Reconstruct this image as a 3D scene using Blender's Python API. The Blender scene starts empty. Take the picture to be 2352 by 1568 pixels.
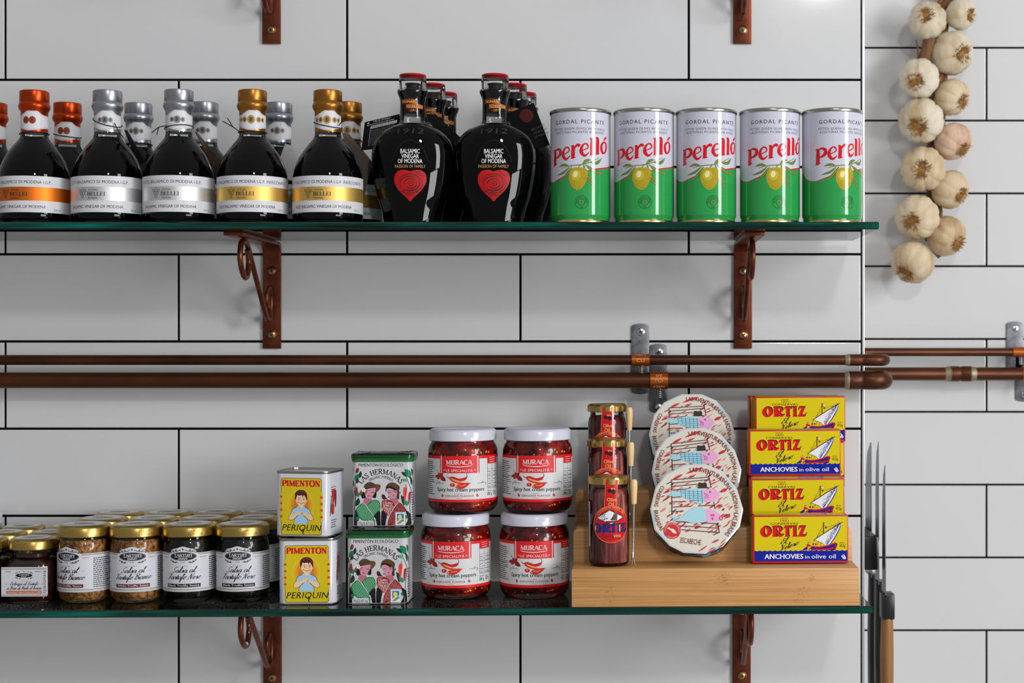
import bpy, bmesh, math, random
from mathutils import Vector, Matrix, geometry
R_ = math.radians
sc = bpy.context.scene
COL = sc.collection

# ---------------------------------------------------------------- camera, world, lights, exposure
F, VX, VY, ZW, EYE = 3483.0, 1450.0, 784.0, 1.80, 1.45
def P(px, py, d):
    """point seen at photo pixel px,py at distance d from the camera plane (wall face at y=0)"""
    return Vector(((px - VX) / F * d, d - ZW, EYE + (VY - py) / F * d))

cam_d = bpy.data.cameras.new('camera'); cam = bpy.data.objects.new('camera', cam_d); COL.objects.link(cam)
cam.location = (0, -ZW, EYE); cam.rotation_euler = (R_(90), 0, 0)
cam_d.sensor_width = 36; cam_d.lens = F / 2352 * 36; cam_d.shift_x = -(VX - 1176) / 2352
cam_d.dof.use_dof = True; cam_d.dof.focus_distance = 1.64; cam_d.dof.aperture_fstop = 8
sc.camera = cam
sc.view_settings.view_transform = 'Standard'; sc.view_settings.look = 'None'
sc.view_settings.gamma = 1; sc.view_settings.exposure = -0.6; sc.view_settings.use_curve_mapping = False

world = bpy.data.worlds.new('room_light'); sc.world = world; world.use_nodes = True
wn = world.node_tree
wn.nodes['Background'].inputs[0].default_value = (.86, .87, .89, 1)
# a dim room: lighter ceiling and floor, some daylight from the right (windows out of frame)
_tc = wn.nodes.new('ShaderNodeTexCoord'); _sx = wn.nodes.new('ShaderNodeSeparateXYZ'); wn.links.new(_tc.outputs['Generated'], _sx.inputs[0])
def _m(op, a, b):
    n = wn.nodes.new('ShaderNodeMath'); n.operation = op
    for i, v in enumerate((a, b)):
        if isinstance(v, (int, float)): n.inputs[i].default_value = v
        else: wn.links.new(v, n.inputs[i])
    return n.outputs[0]
_up = _m('MAXIMUM', _sx.outputs[2], 0.0); _dn = _m('MAXIMUM', _m('MULTIPLY', _sx.outputs[2], -1.0), 0.0)
_rt = _m('MAXIMUM', _sx.outputs[0], 0.0)
_w = _m('ADD', _m('MULTIPLY', _up, .30), _m('MULTIPLY', _dn, .45)); _w = _m('ADD', _w, _m('MULTIPLY', _rt, .12)); _w = _m('ADD', _w, .44)
wn.links.new(_w, wn.nodes['Background'].inputs[1])

def area(name, loc, target, sx, sy, power, col=(1, 1, 1), shape='RECTANGLE'):
    l = bpy.data.lights.new(name, 'AREA'); l.shape = shape; l.size = sx; l.size_y = sy
    l.energy = power; l.color = col
    o = bpy.data.objects.new(name, l); COL.objects.link(o); o.location = loc
    o.rotation_euler = (Vector(target) - Vector(loc)).to_track_quat('-Z', 'Y').to_euler()
    return o
area('ceiling_lamp', (.60, -3.1, EYE + 1.30), (-.15, -.1, EYE), .24, .24, 27, (1, .985, .96), 'DISK')
area('low_front_fill', (2.2, -2.6, EYE - .05), (-.2, 0, EYE), 1.1, .6, 54, (.99, .99, 1))  # added fill, no real window: brightens the wall under and behind the shelves
area('daylight_window', (2.70, -2.33, EYE + .92), (0, -.1, EYE + .1), .72, 1.32, 82, (.98, .99, 1))

# ---------------------------------------------------------------- colours and materials
def lin(c):
    c /= 255
    return c / 12.92 if c <= .04045 else ((c + .055) / 1.055) ** 2.4
def C(r, g, b): return (lin(r), lin(g), lin(b), 1)
WHITE, BLACK = C(238, 238, 240), C(10, 10, 12)

def mat(name, col=None, rough=.5, metal=0, spec=.5, coat=0, coat_rough=.05, trans=0, attr=None):
    m = bpy.data.materials.new(name); m.use_nodes = True
    b = m.node_tree.nodes['Principled BSDF']
    if col: b.inputs['Base Color'].default_value = col
    b.inputs['Roughness'].default_value = rough; b.inputs['Metallic'].default_value = metal
    b.inputs['Specular IOR Level'].default_value = spec
    b.inputs['Coat Weight'].default_value = coat; b.inputs['Coat Roughness'].default_value = coat_rough
    b.inputs['Transmission Weight'].default_value = trans
    if attr:
        a = m.node_tree.nodes.new('ShaderNodeAttribute'); a.attribute_name = attr
        m.node_tree.links.new(a.outputs['Color'], b.inputs['Base Color'])
    return m
def nd(m, t, **kw):
    n = m.node_tree.nodes.new(t)
    for k, v in kw.items():
        if k in n.inputs: n.inputs[k].default_value = v
        else: setattr(n, k, v)
    return n
def ln(m, a, ao, b, bi): m.node_tree.links.new(a.outputs[ao], b.inputs[bi])
def BS(m): return m.node_tree.nodes['Principled BSDF']
def noise_col(m, scale, stops, stretch=(1, 1, 1), detail=4, rough=.6, kind='noise', rand=False, out='Base Color'):
    """colour ramp over object-space noise (wear, grain, contents)"""
    tc = nd(m, 'ShaderNodeTexCoord'); mp = nd(m, 'ShaderNodeMapping', Scale=stretch); ln(m, tc, 'Object', mp, 'Vector')
    if rand:
        oi = nd(m, 'ShaderNodeObjectInfo'); va = nd(m, 'ShaderNodeVectorMath', operation='SCALE'); va.inputs[0].default_value = (3, 5, 7)
        ln(m, oi, 'Random', va, 3); ln(m, va, 0, mp, 'Location')
    if kind == 'noise':
        t = nd(m, 'ShaderNodeTexNoise', Scale=scale, Detail=detail, Roughness=rough); o = 'Fac'
    else:
        t = nd(m, 'ShaderNodeTexVoronoi', Scale=scale); o = 'Distance'
    ln(m, mp, 'Vector', t, 'Vector')
    r = nd(m, 'ShaderNodeValToRGB'); cr = r.color_ramp
    while len(cr.elements) < len(stops): cr.elements.new(.5)
    for e, (p, c) in zip(cr.elements, stops): e.position = p; e.color = c
    ln(m, t, o, r, 'Fac'); ln(m, r, 'Color', BS(m), out)
    return t, o
def bump(m, t, o, strength, dist=.001):
    b = nd(m, 'ShaderNodeBump', Strength=strength, Distance=dist); ln(m, t, o, b, 'Height'); ln(m, b, 'Normal', BS(m), 'Normal')
def thin_glass(name, tint=(1, 1, 1, 1), ior=1.45, rough=.02):
    m = bpy.data.materials.new(name); m.use_nodes = True; nt = m.node_tree
    nt.nodes.remove(BS(m)); out = nt.nodes['Material Output']
    tr = nd(m, 'ShaderNodeBsdfTransparent', Color=tint); gl = nd(m, 'ShaderNodeBsdfGlossy', Roughness=rough)
    fr = nd(m, 'ShaderNodeFresnel', IOR=ior); mx = nd(m, 'ShaderNodeMixShader')
    ln(m, fr, 0, mx, 0); nt.links.new(tr.outputs[0], mx.inputs[1]); nt.links.new(gl.outputs[0], mx.inputs[2])
    nt.links.new(mx.outputs[0], out.inputs[0])
    return m

M = {}
M['print_gloss'] = mat('print_gloss', rough=.12, spec=.5, attr='ink')
M['print'] = mat('print', rough=.42, spec=.35, attr='ink')
M['print_matt'] = mat('print_matt', rough=.7, spec=.2, attr='ink')
for k, c, r in (('gold', C(214, 176, 92), .3), ('silver', C(205, 205, 208), .3), ('orange', C(216, 112, 28), .3)):
    M['foil_' + k] = mat('foil_' + k, c, .46, .8)
M['cap_gold'] = mat('cap_gold', C(158, 106, 44), .33, .9); M['cap_silver'] = mat('cap_silver', C(152, 155, 162), .34, .9)
M['cap_orange'] = mat('cap_orange', C(176, 58, 14), .3, .85)
M['black_glass'] = mat('black_glass', (.0012, .001, .0012, 1), .02, spec=.22)
M['clear_glass'] = thin_glass('clear_glass', (.97, .985, .98, 1))
M['jar_glass'] = thin_glass('jar_glass', (.985, .99, .985, 1), 1.4)
M['shelf_glass'] = thin_glass('shelf_glass', (.90, .97, .945, 1), 1.5, .01)
m = M['dusty_glass'] = thin_glass('dusty_glass', (.90, .97, .945, 1), 1.5, .03)
nt = m.node_tree; mx0 = [n for n in nt.nodes if n.type == 'MIX_SHADER'][0]
tc = nd(m, 'ShaderNodeTexCoord'); nz = nd(m, 'ShaderNodeTexNoise', Scale=620., Detail=1.); ln(m, tc, 'Object', nz, 'Vector')
nz2 = nd(m, 'ShaderNodeTexNoise', Scale=5., Detail=2.); ln(m, tc, 'Object', nz2, 'Vector')
mu = nd(m, 'ShaderNodeMath', operation='MULTIPLY'); ln(m, nz, 'Fac', mu, 0); ln(m, nz2, 'Fac', mu, 1)
rp = nd(m, 'ShaderNodeValToRGB'); rp.color_ramp.elements[0].position = .27; rp.color_ramp.elements[1].position = .38
rp.color_ramp.elements[1].color = (.55, .55, .55, 1); ln(m, mu, 0, rp, 'Fac')
df = nd(m, 'ShaderNodeBsdfDiffuse', Color=C(150, 150, 145)); mx = nd(m, 'ShaderNodeMixShader'); ln(m, rp, 'Color', mx, 0)
nt.links.new(mx0.outputs[0], mx.inputs[1]); nt.links.new(df.outputs[0], mx.inputs[2]); nt.links.new(mx.outputs[0], nt.nodes['Material Output'].inputs[0])
m = M['glass_edge'] = mat('glass_edge', C(0, 78, 66), .12, spec=.3)
noise_col(m, 6, [(.28, C(0, 22, 18)), (.5, C(0, 58, 48)), (.72, C(0, 104, 90))], (1, 1, 16), 3)
M['glass_bevel'] = mat('glass_bevel', C(0, 26, 22), .1, spec=.5)
m = M['copper_paint'] = mat('copper_paint', C(150, 84, 52), .36, .75)
t, o = noise_col(m, 60, [(.3, C(92, 40, 24)), (.7, C(124, 66, 42))]); bump(m, t, o, .15)
m = M['pipe'] = mat('pipe', C(140, 84, 50), .42, .7)
noise_col(m, 9, [(.25, C(58, 30, 18)), (.5, C(82, 44, 25)), (.72, C(98, 55, 32)), (.8, C(86, 66, 38))], (1, 3, 3), 6)
M['clip_band'] = mat('clip_band', C(172, 92, 40), .36, .8)
m = M['steel'] = mat('steel', C(150, 152, 156), .5, .75)
t, o = noise_col(m, 70, [(.3, C(84, 86, 90)), (.7, C(138, 140, 144))]); bump(m, t, o, .2)
M['stud'] = mat('stud', C(190, 200, 205), .25, 1)
M['solder'] = mat('solder', C(148, 138, 118), .5, .6)
M['screw'] = mat('screw', C(160, 140, 92), .3, 1); M['slot'] = mat('slot', C(22, 18, 14), .6)
m = M['tile'] = mat('tile', C(208, 208, 209), .09, spec=.5)
tcn = nd(m, 'ShaderNodeTexCoord'); nz = nd(m, 'ShaderNodeTexNoise', Scale=9., Detail=1.); ln(m, tcn, 'Object', nz, 'Vector'); bump(m, nz, 'Fac', .12, .004)
M['grout'] = mat('grout', C(5, 5, 6), .9, spec=.1)
M['trim'] = mat('trim', C(190, 192, 198), .3, .6)
m = M['bamboo'] = mat('bamboo', C(186, 132, 76), .42)
t, o = noise_col(m, 26, [(.25, C(140, 92, 46)), (.42, C(186, 134, 78)), (.58, C(206, 156, 98)), (.78, C(172, 118, 64))], (.16, 15, 15), 6, .75); bump(m, t, o, .06)
M['lid_gold'] = mat('lid_gold', C(182, 152, 84), .3, .95)
m = M['tin_metal'] = mat('tin_metal', C(170, 168, 160), .25, 1)
M['can_gold'] = mat('can_gold', C(214, 180, 110), .25, 1)
M['tin_white'] = mat('tin_white', C(204, 204, 212), .16)
M['white_enamel'] = mat('white_enamel', C(204, 204, 218), .2)
M['green_plastic'] = mat('green_plastic', C(16, 100, 44), .16)
M['cling'] = thin_glass('cling_film', (.97, .97, .97, 1), 1.45, .12)
def contents(name, scale, stops, stretch=(1, 1, 1), kind='noise', b=.5, rough=.3):
    m = M[name] = mat(name, None, rough, spec=.2); t, o = noise_col(m, scale, stops, stretch, 5, .65, kind, True); bump(m, t, o, b, .002)
contents('white_truffle', 260, [(.3, C(40, 20, 8)), (.45, C(120, 76, 36)), (.6, C(178, 128, 72)), (.75, C(204, 160, 104))])
contents('black_truffle', 160, [(.45, C(6, 5, 5)), (.6, C(26, 18, 14)), (.72, C(62, 44, 32))])
contents('pepper_sauce', 75, [(.34, C(30, 4, 3)), (.46, C(98, 9, 7)), (.58, C(150, 18, 12)), (.66, C(176, 40, 20)), (.74, C(190, 84, 34))])
contents('anchovy', 60, [(.36, C(40, 10, 12)), (.46, C(84, 24, 26)), (.55, C(124, 52, 52)), (.64, C(182, 118, 110))], (1.3, 1.3, .1))
M['seed'] = mat('seed', C(214, 166, 66), .35)
M['honey'] = mat('honey', C(44, 10, 6), .1)
m = M['garlic'] = mat('garlic', C(226, 212, 188), .5, spec=.25)
m.node_tree.nodes['Principled BSDF'].inputs['Subsurface Weight'].default_value = .12
M['root'] = mat('root', C(150, 108, 54), .85); 
m = M['straw'] = mat('straw', C(120, 76, 42), .75); noise_col(m, 40, [(.3, C(70, 40, 22)), (.7, C(160, 112, 66))], (1, 1, .1))
M['cardboard'] = mat('cardboard', C(196, 170, 60), .6)
M['black_card'] = mat('black_card', C(8, 8, 9), .6, spec=.15); M['brown_card'] = mat('brown_card', C(62, 40, 24), .55); M['grey_card'] = mat('grey_card', C(176, 176, 176), .5)
M['string'] = mat('string', C(14, 14, 14), .8)
M['cork'] = mat('cork', C(14, 11, 10), .6, spec=.2); M['red_plastic'] = mat('red_plastic', C(176, 16, 26), .2)
M['knife_steel'] = mat('knife_steel', C(120, 122, 126), .32, 1)
M['black_plastic'] = mat('black_plastic', C(16, 16, 17), .35)
m = M['handle_wood'] = mat('handle_wood', C(140, 92, 44), .5); noise_col(m, 30, [(.3, C(110, 66, 28)), (.7, C(160, 112, 60))], (1, 1, .1))
M['fork_wood'] = mat('fork_wood', C(226, 190, 136), .4)
M['wrap_blue'] = mat('wrap_blue', C(140, 190, 210), .45)
m = M['wrap_side'] = mat('wrap_side', C(60, 56, 44), .4)
noise_col(m, 45, [(.35, C(28, 26, 24)), (.48, C(96, 78, 44)), (.55, C(58, 84, 96)), (.68, C(150, 196, 212))], (1, 1, 1), 3)

# ---------------------------------------------------------------- geometry helpers (metres)
class G:
    def __init__(s): s.v, s.f, s.m = [], [], []
    def add(s, vs, fs, mi=0, T=None):
        b = len(s.v)
        s.v += [T @ Vector(p) for p in vs] if T is not None else [Vector(p) for p in vs]
        s.f += [[i + b for i in f] for f in fs]; s.m += [mi] * len(fs); return s
    def loft(s, rings, mi=0, cap0=True, cap1=True, T=None, mis=None):
        n = len(rings[0]); vs = [p for r in rings for p in r]; fs = []; ms = []
        for k in range(len(rings) - 1):
            for i in range(n):
                j = (i + 1) % n
                fs.append([k * n + i, k * n + j, (k + 1) * n + j, (k + 1) * n + i]); ms.append(mis[k] if mis else mi)
        if cap0: fs.append(list(range(n))[::-1]); ms.append(mis[0] if mis else mi)
        if cap1: fs.append([(len(rings) - 1) * n + i for i in range(n)]); ms.append(mis[-1] if mis else mi)
        s.add(vs, fs, 0, T); s.m[-len(fs):] = ms; return s
    def lathe(s, prof, n=56, mi=0, sx=1, sy=1, T=None, cap0=True, cap1=True, mis=None):
        rings = [[(r * sx * math.cos(2 * math.pi * i / n), r * sy * math.sin(2 * math.pi * i / n), z) for i in range(n)] for r, z in prof]
        return s.loft(rings, mi, cap0, cap1, T, mis)
    def box(s, c, size, bev=0, mi=0, T=None, seg=2):
        bm = bmesh.new(); bmesh.ops.create_cube(bm, size=1)
        for v in bm.verts: v.co = Vector((v.co.x * size[0] + c[0], v.co.y * size[1] + c[1], v.co.z * size[2] + c[2]))
        if bev: bmesh.ops.bevel(bm, geom=bm.edges[:], offset=bev, segments=seg, affect='EDGES', profile=.5)
        bm.verts.index_update()
        s.add([v.co.copy() for v in bm.verts], [[v.index for v in f.verts] for f in bm.faces], mi, T); bm.free(); return s
    def prism(s, pts, axis, a0, a1, bev=0, mi=0, T=None):
        """outline pts in the two other axes, extruded along axis"""
        def mk(p, a): return {'x': (a, p[0], p[1]), 'y': (p[0], a, p[1]), 'z': (p[0], p[1], a)}[axis]
        bm = bmesh.new(); A = [bm.verts.new(mk(p, a0)) for p in pts]; B = [bm.verts.new(mk(p, a1)) for p in pts]
        n = len(pts); bm.faces.new(A); bm.faces.new(B[::-1])
        for i in range(n): bm.faces.new((A[i], B[i], B[(i + 1) % n], A[(i + 1) % n]))
        bmesh.ops.recalc_face_normals(bm, faces=bm.faces[:])
        if bev: bmesh.ops.bevel(bm, geom=bm.edges[:], offset=bev, segments=2, affect='EDGES', profile=.5)
        bm.verts.index_update()
        s.add([v.co.copy() for v in bm.verts], [[v.index for v in f.verts] for f in bm.faces], mi, T); bm.free(); return s
    def tube(s, path, r, n=12, mi=0, T=None):
        pts = [Vector(p) for p in path]; rs = r if isinstance(r, (list, tuple)) else [r] * len(pts)
        rings = []; up = None
        for i, p in enumerate(pts):
            t = (pts[min(i + 1, len(pts) - 1)] - pts[max(i - 1, 0)]).normalized()
            if up is None: up = t.orthogonal().normalized()
            up = (up - t * up.dot(t)).normalized(); sd = t.cross(up)
            rings.append([p + (up * math.cos(a) + sd * math.sin(a)) * rs[i] for a in [2 * math.pi * k / n for k in range(n)]])
        return s.loft(rings, mi, T=T)
def smooth(pts, n=6, closed=False):
    """Catmull-Rom through points of any dimension"""
    P_ = [Vector(list(p) + [0] * (3 - len(p))) for p in pts]; out = []; N = len(P_)
    for i in range(N if closed else N - 1):
        g = lambda k: P_[k % N] if closed else P_[max(0, min(N - 1, k))]
        a, b, c, d = g(i - 1), g(i), g(i + 1), g(i + 2)
        for k in range(n):
            t = k / n
            out.append(.5 * ((2 * b) + (c - a) * t + (2 * a - 5 * b + 4 * c - d) * t * t + (3 * b - a - 3 * c + d) * t ** 3))
    if not closed: out.append(P_[-1])
    return out
def rrect(w, d, r, n=12):
    """rounded rectangle outline, counter-clockwise from above"""
    o = []
    for cx, cy, a0 in ((w / 2 - r, d / 2 - r, 0), (-w / 2 + r, d / 2 - r, 90), (-w / 2 + r, -d / 2 + r, 180), (w / 2 - r, -d / 2 + r, 270)):
        for k in range(n + 1):
            a = R_(a0 + 90 * k / n); o.append((cx + r * math.cos(a), cy + r * math.sin(a)))
    return o
def tin_rings(w, d, r, prof):
    """prof = [(inset, z)]"""
    return [[(x, y, z) for x, y in rrect(w - 2 * i, d - 2 * i, max(r - i, .0008))] for i, z in prof]

def put(name, g, mats, parent=None, angle=38, loc=None):
    me = bpy.data.meshes.new(name)
    if isinstance(mats, str): mats = [mats]
    for k in mats: me.materials.append(M[k])
    me.from_pydata([tuple(v) for v in g.v], [], g.f)
    me.polygons.foreach_set('material_index', g.m)
    me.polygons.foreach_set('use_smooth', [True] * len(g.f)); me.update()
    me.set_sharp_from_angle(angle=R_(angle))
    o = bpy.data.objects.new(name, me); COL.objects.link(o)
    if parent: o.parent = parent
    if loc: o.location = loc
    return o
def tag(o, label=None, cat=None, group=None, kind=None):
    if label: o['label'] = label
    if cat: o['category'] = cat
    if group: o['group'] = group
    if kind: o['kind'] = kind
    return o
def thing(name, label, cat, loc=(0, 0, 0), rz=0, group=None, rx=0, ry=0):
    o = bpy.data.objects.new(name, None); COL.objects.link(o); o.empty_display_size = .02
    o.location = loc; o.rotation_euler = (R_(rx), R_(ry), R_(rz)); return tag(o, label, cat, group)
def dup(root, loc, rz=0, label=None, rx=0, ry=0):
    r = root.copy(); COL.objects.link(r); r.location = loc; r.rotation_euler = (R_(rx), R_(ry), R_(rz))
    if label: r['label'] = label
    for ch in list(root.children):
        c = ch.copy(); COL.objects.link(c); c.parent = r
        for g in list(ch.children):
            e = g.copy(); COL.objects.link(e); e.parent = c
    return r

M['can_green'] = mat('can_green', C(38, 142, 70), .14)
# ---------------------------------------------------------------- printed artwork (flat inks as real thin layers, units mm)
_TC = {}
def font_tris(s, bold=0.0, sp=1.0):
    k = (s, bold, sp)
    if k in _TC: return _TC[k]
    cu = bpy.data.curves.new('lettering', 'FONT'); cu.body = s; cu.size = 1; cu.offset = bold; cu.resolution_u = 2; cu.space_character = sp
    ob = bpy.data.objects.new('lettering', cu); COL.objects.link(ob); bpy.context.view_layer.update()
    me = bpy.data.meshes.new_from_object(ob); me.calc_loop_triangles()
    t = [[(me.vertices[i].co.x, me.vertices[i].co.y) for i in lt.vertices] for lt in me.loop_triangles]
    bpy.data.objects.remove(ob); bpy.data.curves.remove(cu); bpy.data.meshes.remove(me)
    _TC[k] = t; return t
_CAP = max(p[1] for t in font_tris('H') for p in t)

def arcp(cx, cy, rx, ry, a0, a1, n=14):
    return [(cx + rx * math.cos(R_(a0 + (a1 - a0) * k / n)), cy + ry * math.sin(R_(a0 + (a1 - a0) * k / n))) for k in range(n + 1)]
# serif capitals as strokes: width, strokes (pts, force) , serifs (x, y, half-width)
SER = {
 'A': (.82, [([(.02, 0), (.40, 1)], 't'), ([(.40, 1), (.78, 0)], 'T'), ([(.14, .33), (.62, .33)], 't')], [(.04, 0, .14), (.76, 0, .18)]),
 'B': (.70, [([(.14, 0), (.14, 1)], 'T'), ([(.1, 1), (.36, 1)] + arcp(.36, .76, .2, .24, 90, -90) + [(.1, .52)], 0), ([(.1, .52), (.38, .52)] + arcp(.38, .26, .25, .26, 90, -90) + [(.1, 0)], 0)], [(.1, 0, .12), (.1, 1, .12)]),
 'C': (.76, [(arcp(.42, .5, .36, .5, 50, 310, 22), 0), ([(.66, .98), (.66, .72)], 't')], []),
 'D': (.82, [([(.14, 0), (.14, 1)], 'T'), ([(.1, 1), (.36, 1)] + arcp(.36, .5, .36, .5, 90, -90, 18) + [(.1, 0)], 0)], [(.1, 0, .12), (.1, 1, .12)]),
 'E': (.66, [([(.14, 0), (.14, 1)], 'T'), ([(.06, .96), (.58, .96)], 't'), ([(.1, .52), (.44, .52)], 't'), ([(.06, .04), (.6, .04)], 't'), ([(.57, 1), (.57, .76)], 't'), ([(.6, 0), (.6, .26)], 't'), ([(.44, .64), (.44, .4)], 't')], []),
 'F': (.62, [([(.14, 0), (.14, 1)], 'T'), ([(.06, .96), (.58, .96)], 't'), ([(.1, .5), (.42, .5)], 't'), ([(.57, 1), (.57, .74)], 't'), ([(.42, .62), (.42, .38)], 't')], [(.14, 0, .17)]),
 'G': (.82, [(arcp(.42, .5, .36, .5, 50, 330, 22), 0), ([(.68, .05), (.68, .42)], 'T')], [(.66, .42, .16)]),
 'H': (.84, [([(.15, 0), (.15, 1)], 'T'), ([(.67, 0), (.67, 1)], 'T'), ([(.15, .5), (.67, .5)], 't')], [(.15, 0, .17), (.15, 1, .17), (.67, 0, .17), (.67, 1, .17)]),
 'I': (.36, [([(.17, 0), (.17, 1)], 'T')], [(.17, 0, .17), (.17, 1, .17)]),
 'J': (.46, [([(.28, 1), (.28, .2)] + arcp(.14, .16, .14, .16, 0, -150, 8), 0)], [(.28, 1, .17)]),
 'K': (.80, [([(.14, 0), (.14, 1)], 'T'), ([(.68, 1), (.14, .42)], 't'), ([(.32, .6), (.7, 0)], 'T')], [(.14, 0, .17), (.14, 1, .17), (.68, 1, .13), (.7, 0, .15)]),
 'L': (.64, [([(.14, 0), (.14, 1)], 'T'), ([(.06, .04), (.58, .04)], 't'), ([(.57, 0), (.57, .3)], 't')], [(.14, 1, .17)]),
 'M': (1.02, [([(.14, 0), (.14, 1)], 't'), ([(.14, 1), (.48, .08)], 'T'), ([(.48, .08), (.84, 1)], 't'), ([(.84, 0), (.84, 1)], 'T')], [(.14, 0, .14), (.84, 0, .17), (.1, 1, .1), (.88, 1, .1)]),
 'N': (.84, [([(.14, 0), (.14, 1)], 't'), ([(.14, 1), (.70, 0)], 'T'), ([(.70, 0), (.70, 1)], 't')], [(.14, 0, .14), (.08, 1, .12), (.70, 1, .14)]),
 'O': (.86, [(arcp(.43, .5, .36, .5, 0, 360, 28), 0)], []),
 'P': (.68, [([(.14, 0), (.14, 1)], 'T'), ([(.1, 1), (.36, 1)] + arcp(.36, .73, .24, .27, 90, -90) + [(.1, .46)], 0)], [(.14, 0, .18), (.1, 1, .12)]),
 'R': (.78, [([(.14, 0), (.14, 1)], 'T'), ([(.1, 1), (.36, 1)] + arcp(.36, .75, .22, .25, 90, -90) + [(.1, .5)], 0), ([(.38, .5), (.68, 0)], 'T')], [(.14, 0, .17), (.1, 1, .12), (.70, 0, .12)]),
 'S': (.62, [(smooth([(.52, .8), (.4, .97), (.2, .94), (.1, .76), (.24, .58), (.42, .44), (.5, .24), (.36, .04), (.16, .04), (.06, .24)], 4), 0)], []),
 'T': (.74, [([(.36, 0), (.36, 1)], 'T'), ([(.04, .96), (.68, .96)], 't'), ([(.06, 1), (.06, .74)], 't'), ([(.66, 1), (.66, .74)], 't')], [(.36, 0, .18)]),
 'U': (.82, [([(.15, 1), (.15, .3)] + arcp(.40, .3, .25, .3, 180, 360, 10) + [(.65, 1)], 0)], [(.15, 1, .17), (.65, 1, .14)]),
 'V': (.80, [([(.04, 1), (.40, 0)], 'T'), ([(.40, 0), (.76, 1)], 't')], [(.06, 1, .16), (.74, 1, .13)]),
 'Y': (.78, [([(.04, 1), (.38, .48)], 'T'), ([(.38, .48), (.72, 1)], 't'), ([(.38, 0), (.38, .5)], 'T')], [(.06, 1, .15), (.70, 1, .13), (.38, 0, .18)]),
 'Z': (.70, [([(.06, .96), (.62, .96)], 't'), ([(.62, 1), (.06, 0)], 'T'), ([(.06, .04), (.64, .04)], 't'), ([(.07, 1), (.07, .74)], 't'), ([(.63, 0), (.63, .28)], 't')], []),
}
SCR = {
 'a': (1.0, [[(.75, .85), (.4, 1), (.05, .45), (.2, 0), (.55, .2), (.8, .95), (.72, .2), (.85, 0), (1.1, .35)]]),
 'b': (.8, [[(0, .3), (.35, 1.3), (.45, 2), (.25, 2), (.15, .3), (.4, 0), (.7, .5), (.5, .9), (.9, .8)]]),
 'c': (.65, [[(.6, .8), (.35, 1), (.05, .45), (.3, 0), (.7, .35)]]),
 'd': (1.0, [[(.7, .85), (.4, 1), (.05, .45), (.2, 0), (.55, .2), (.9, 2), (.74, .2), (.86, 0), (1.1, .35)]]),
 'e': (.65, [[(0, .4), (.5, .65), (.4, 1), (.05, .5), (.25, 0), (.7, .35)]]),
 'f': (.5, [[(0, .3), (.4, 1.4), (.5, 2), (.3, 1.9), (.1, 0), (-.12, -1), (.05, -.9), (.15, 0), (.55, .35)]]),
 'i': (.45, [[(0, .35), (.2, 1), (.15, .2), (.25, 0), (.5, .35)], [(.24, 1.42), (.28, 1.5)]]),
 'l': (.5, [[(0, .3), (.35, 1.3), (.45, 2), (.25, 2), (.18, .6), (.28, 0), (.6, .3)]]),
 'n': (.95, [[(0, .4), (.2, 1), (.15, 0)], [(.17, .2), (.4, .85), (.65, 1), (.6, .2), (.72, 0), (1, .35)]]),
 'o': (.85, [[(.5, 1), (.08, .5), (.3, 0), (.7, .5), (.5, 1), (.95, .85)]]),
 'r': (.75, [[(0, .3), (.25, 1), (.3, .85), (.58, .9), (.5, .2), (.62, 0), (.85, .35)]]),
 's': (.7, [[(0, .2), (.36, 1), (.52, .5), (.38, 0), (.05, .12)], [(.38, 0), (.75, .35)]]),
 't': (.5, [[(0, .3), (.3, 1.6), (.2, .4), (.3, 0), (.6, .35)], [(.02, 1.05), (.52, 1.08)]]),
 'u': (1.0, [[(0, .4), (.2, 1), (.14, .3), (.3, 0), (.6, .3), (.75, 1)], [(.75, 1), (.7, .2), (.82, 0), (1.05, .35)]]),
 'z': (.65, [[(0, .9), (.2, 1), (.5, .9), (.1, .05), (.5, .1), (.3, -.6), (.1, -.6), (.7, .3)]]),
 'A': (1.2, [[(-.1, .1), (.2, .2), (.85, 2), (.85, .1), (1.1, .2)], [(.2, .8), (.9, .85)]]),
 'B': (1.15, [[(.4, 1.8), (.32, .9), (.1, 0)], [(-.1, 1.5), (.35, 2.1), (.95, 2.0), (.9, 1.4), (.4, 1.1), (.95, .9), (.85, .2), (.35, 0), (0, .3)]]),
 'D': (1.25, [[(.45, 1.85), (.35, .9), (.15, .05)], [(-.15, .25), (.3, .02), (.9, .35), (1.1, 1.3), (.65, 2.1), (0, 1.8)]]),
 'E': (.9, [[(.8, 1.7), (.45, 2), (.2, 1.5), (.5, 1.1), (.1, .8), (.1, .1), (.5, 0), (.95, .45)]]),
 'M': (1.6, [[(-.1, 0), (.1, .1), (.42, 2)], [(.42, 2), (.6, .2)], [(.6, .2), (1.05, 2)], [(1.05, 2), (1.12, .2), (1.3, 0), (1.6, .35)]]),
 'N': (1.3, [[(-.1, 0), (.12, .1), (.42, 2)], [(.42, 2), (.78, 0)], [(.78, 0), (1.1, 1.9), (1.4, 2)]]),
 'S': (1.05, [[(-.05, .3), (.3, 0), (.75, .4), (.45, 1.1), (.4, 1.75), (.8, 2.1), (1.1, 1.8)]]),
 'T': (1.1, [[(0, 1.6), (.2, 2), (.7, 1.85), (1.35, 2.1)], [(.8, 1.9), (.55, .6), (.3, 0), (-.05, .2)]]),
 'V': (1.1, [[(0, 1.7), (.25, 2), (.45, 0)], [(.45, 0), (1, 2), (1.25, 1.9)]]),
 "'": (.4, [[(.2, 2), (.1, 1.6)]]),
}
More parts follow.
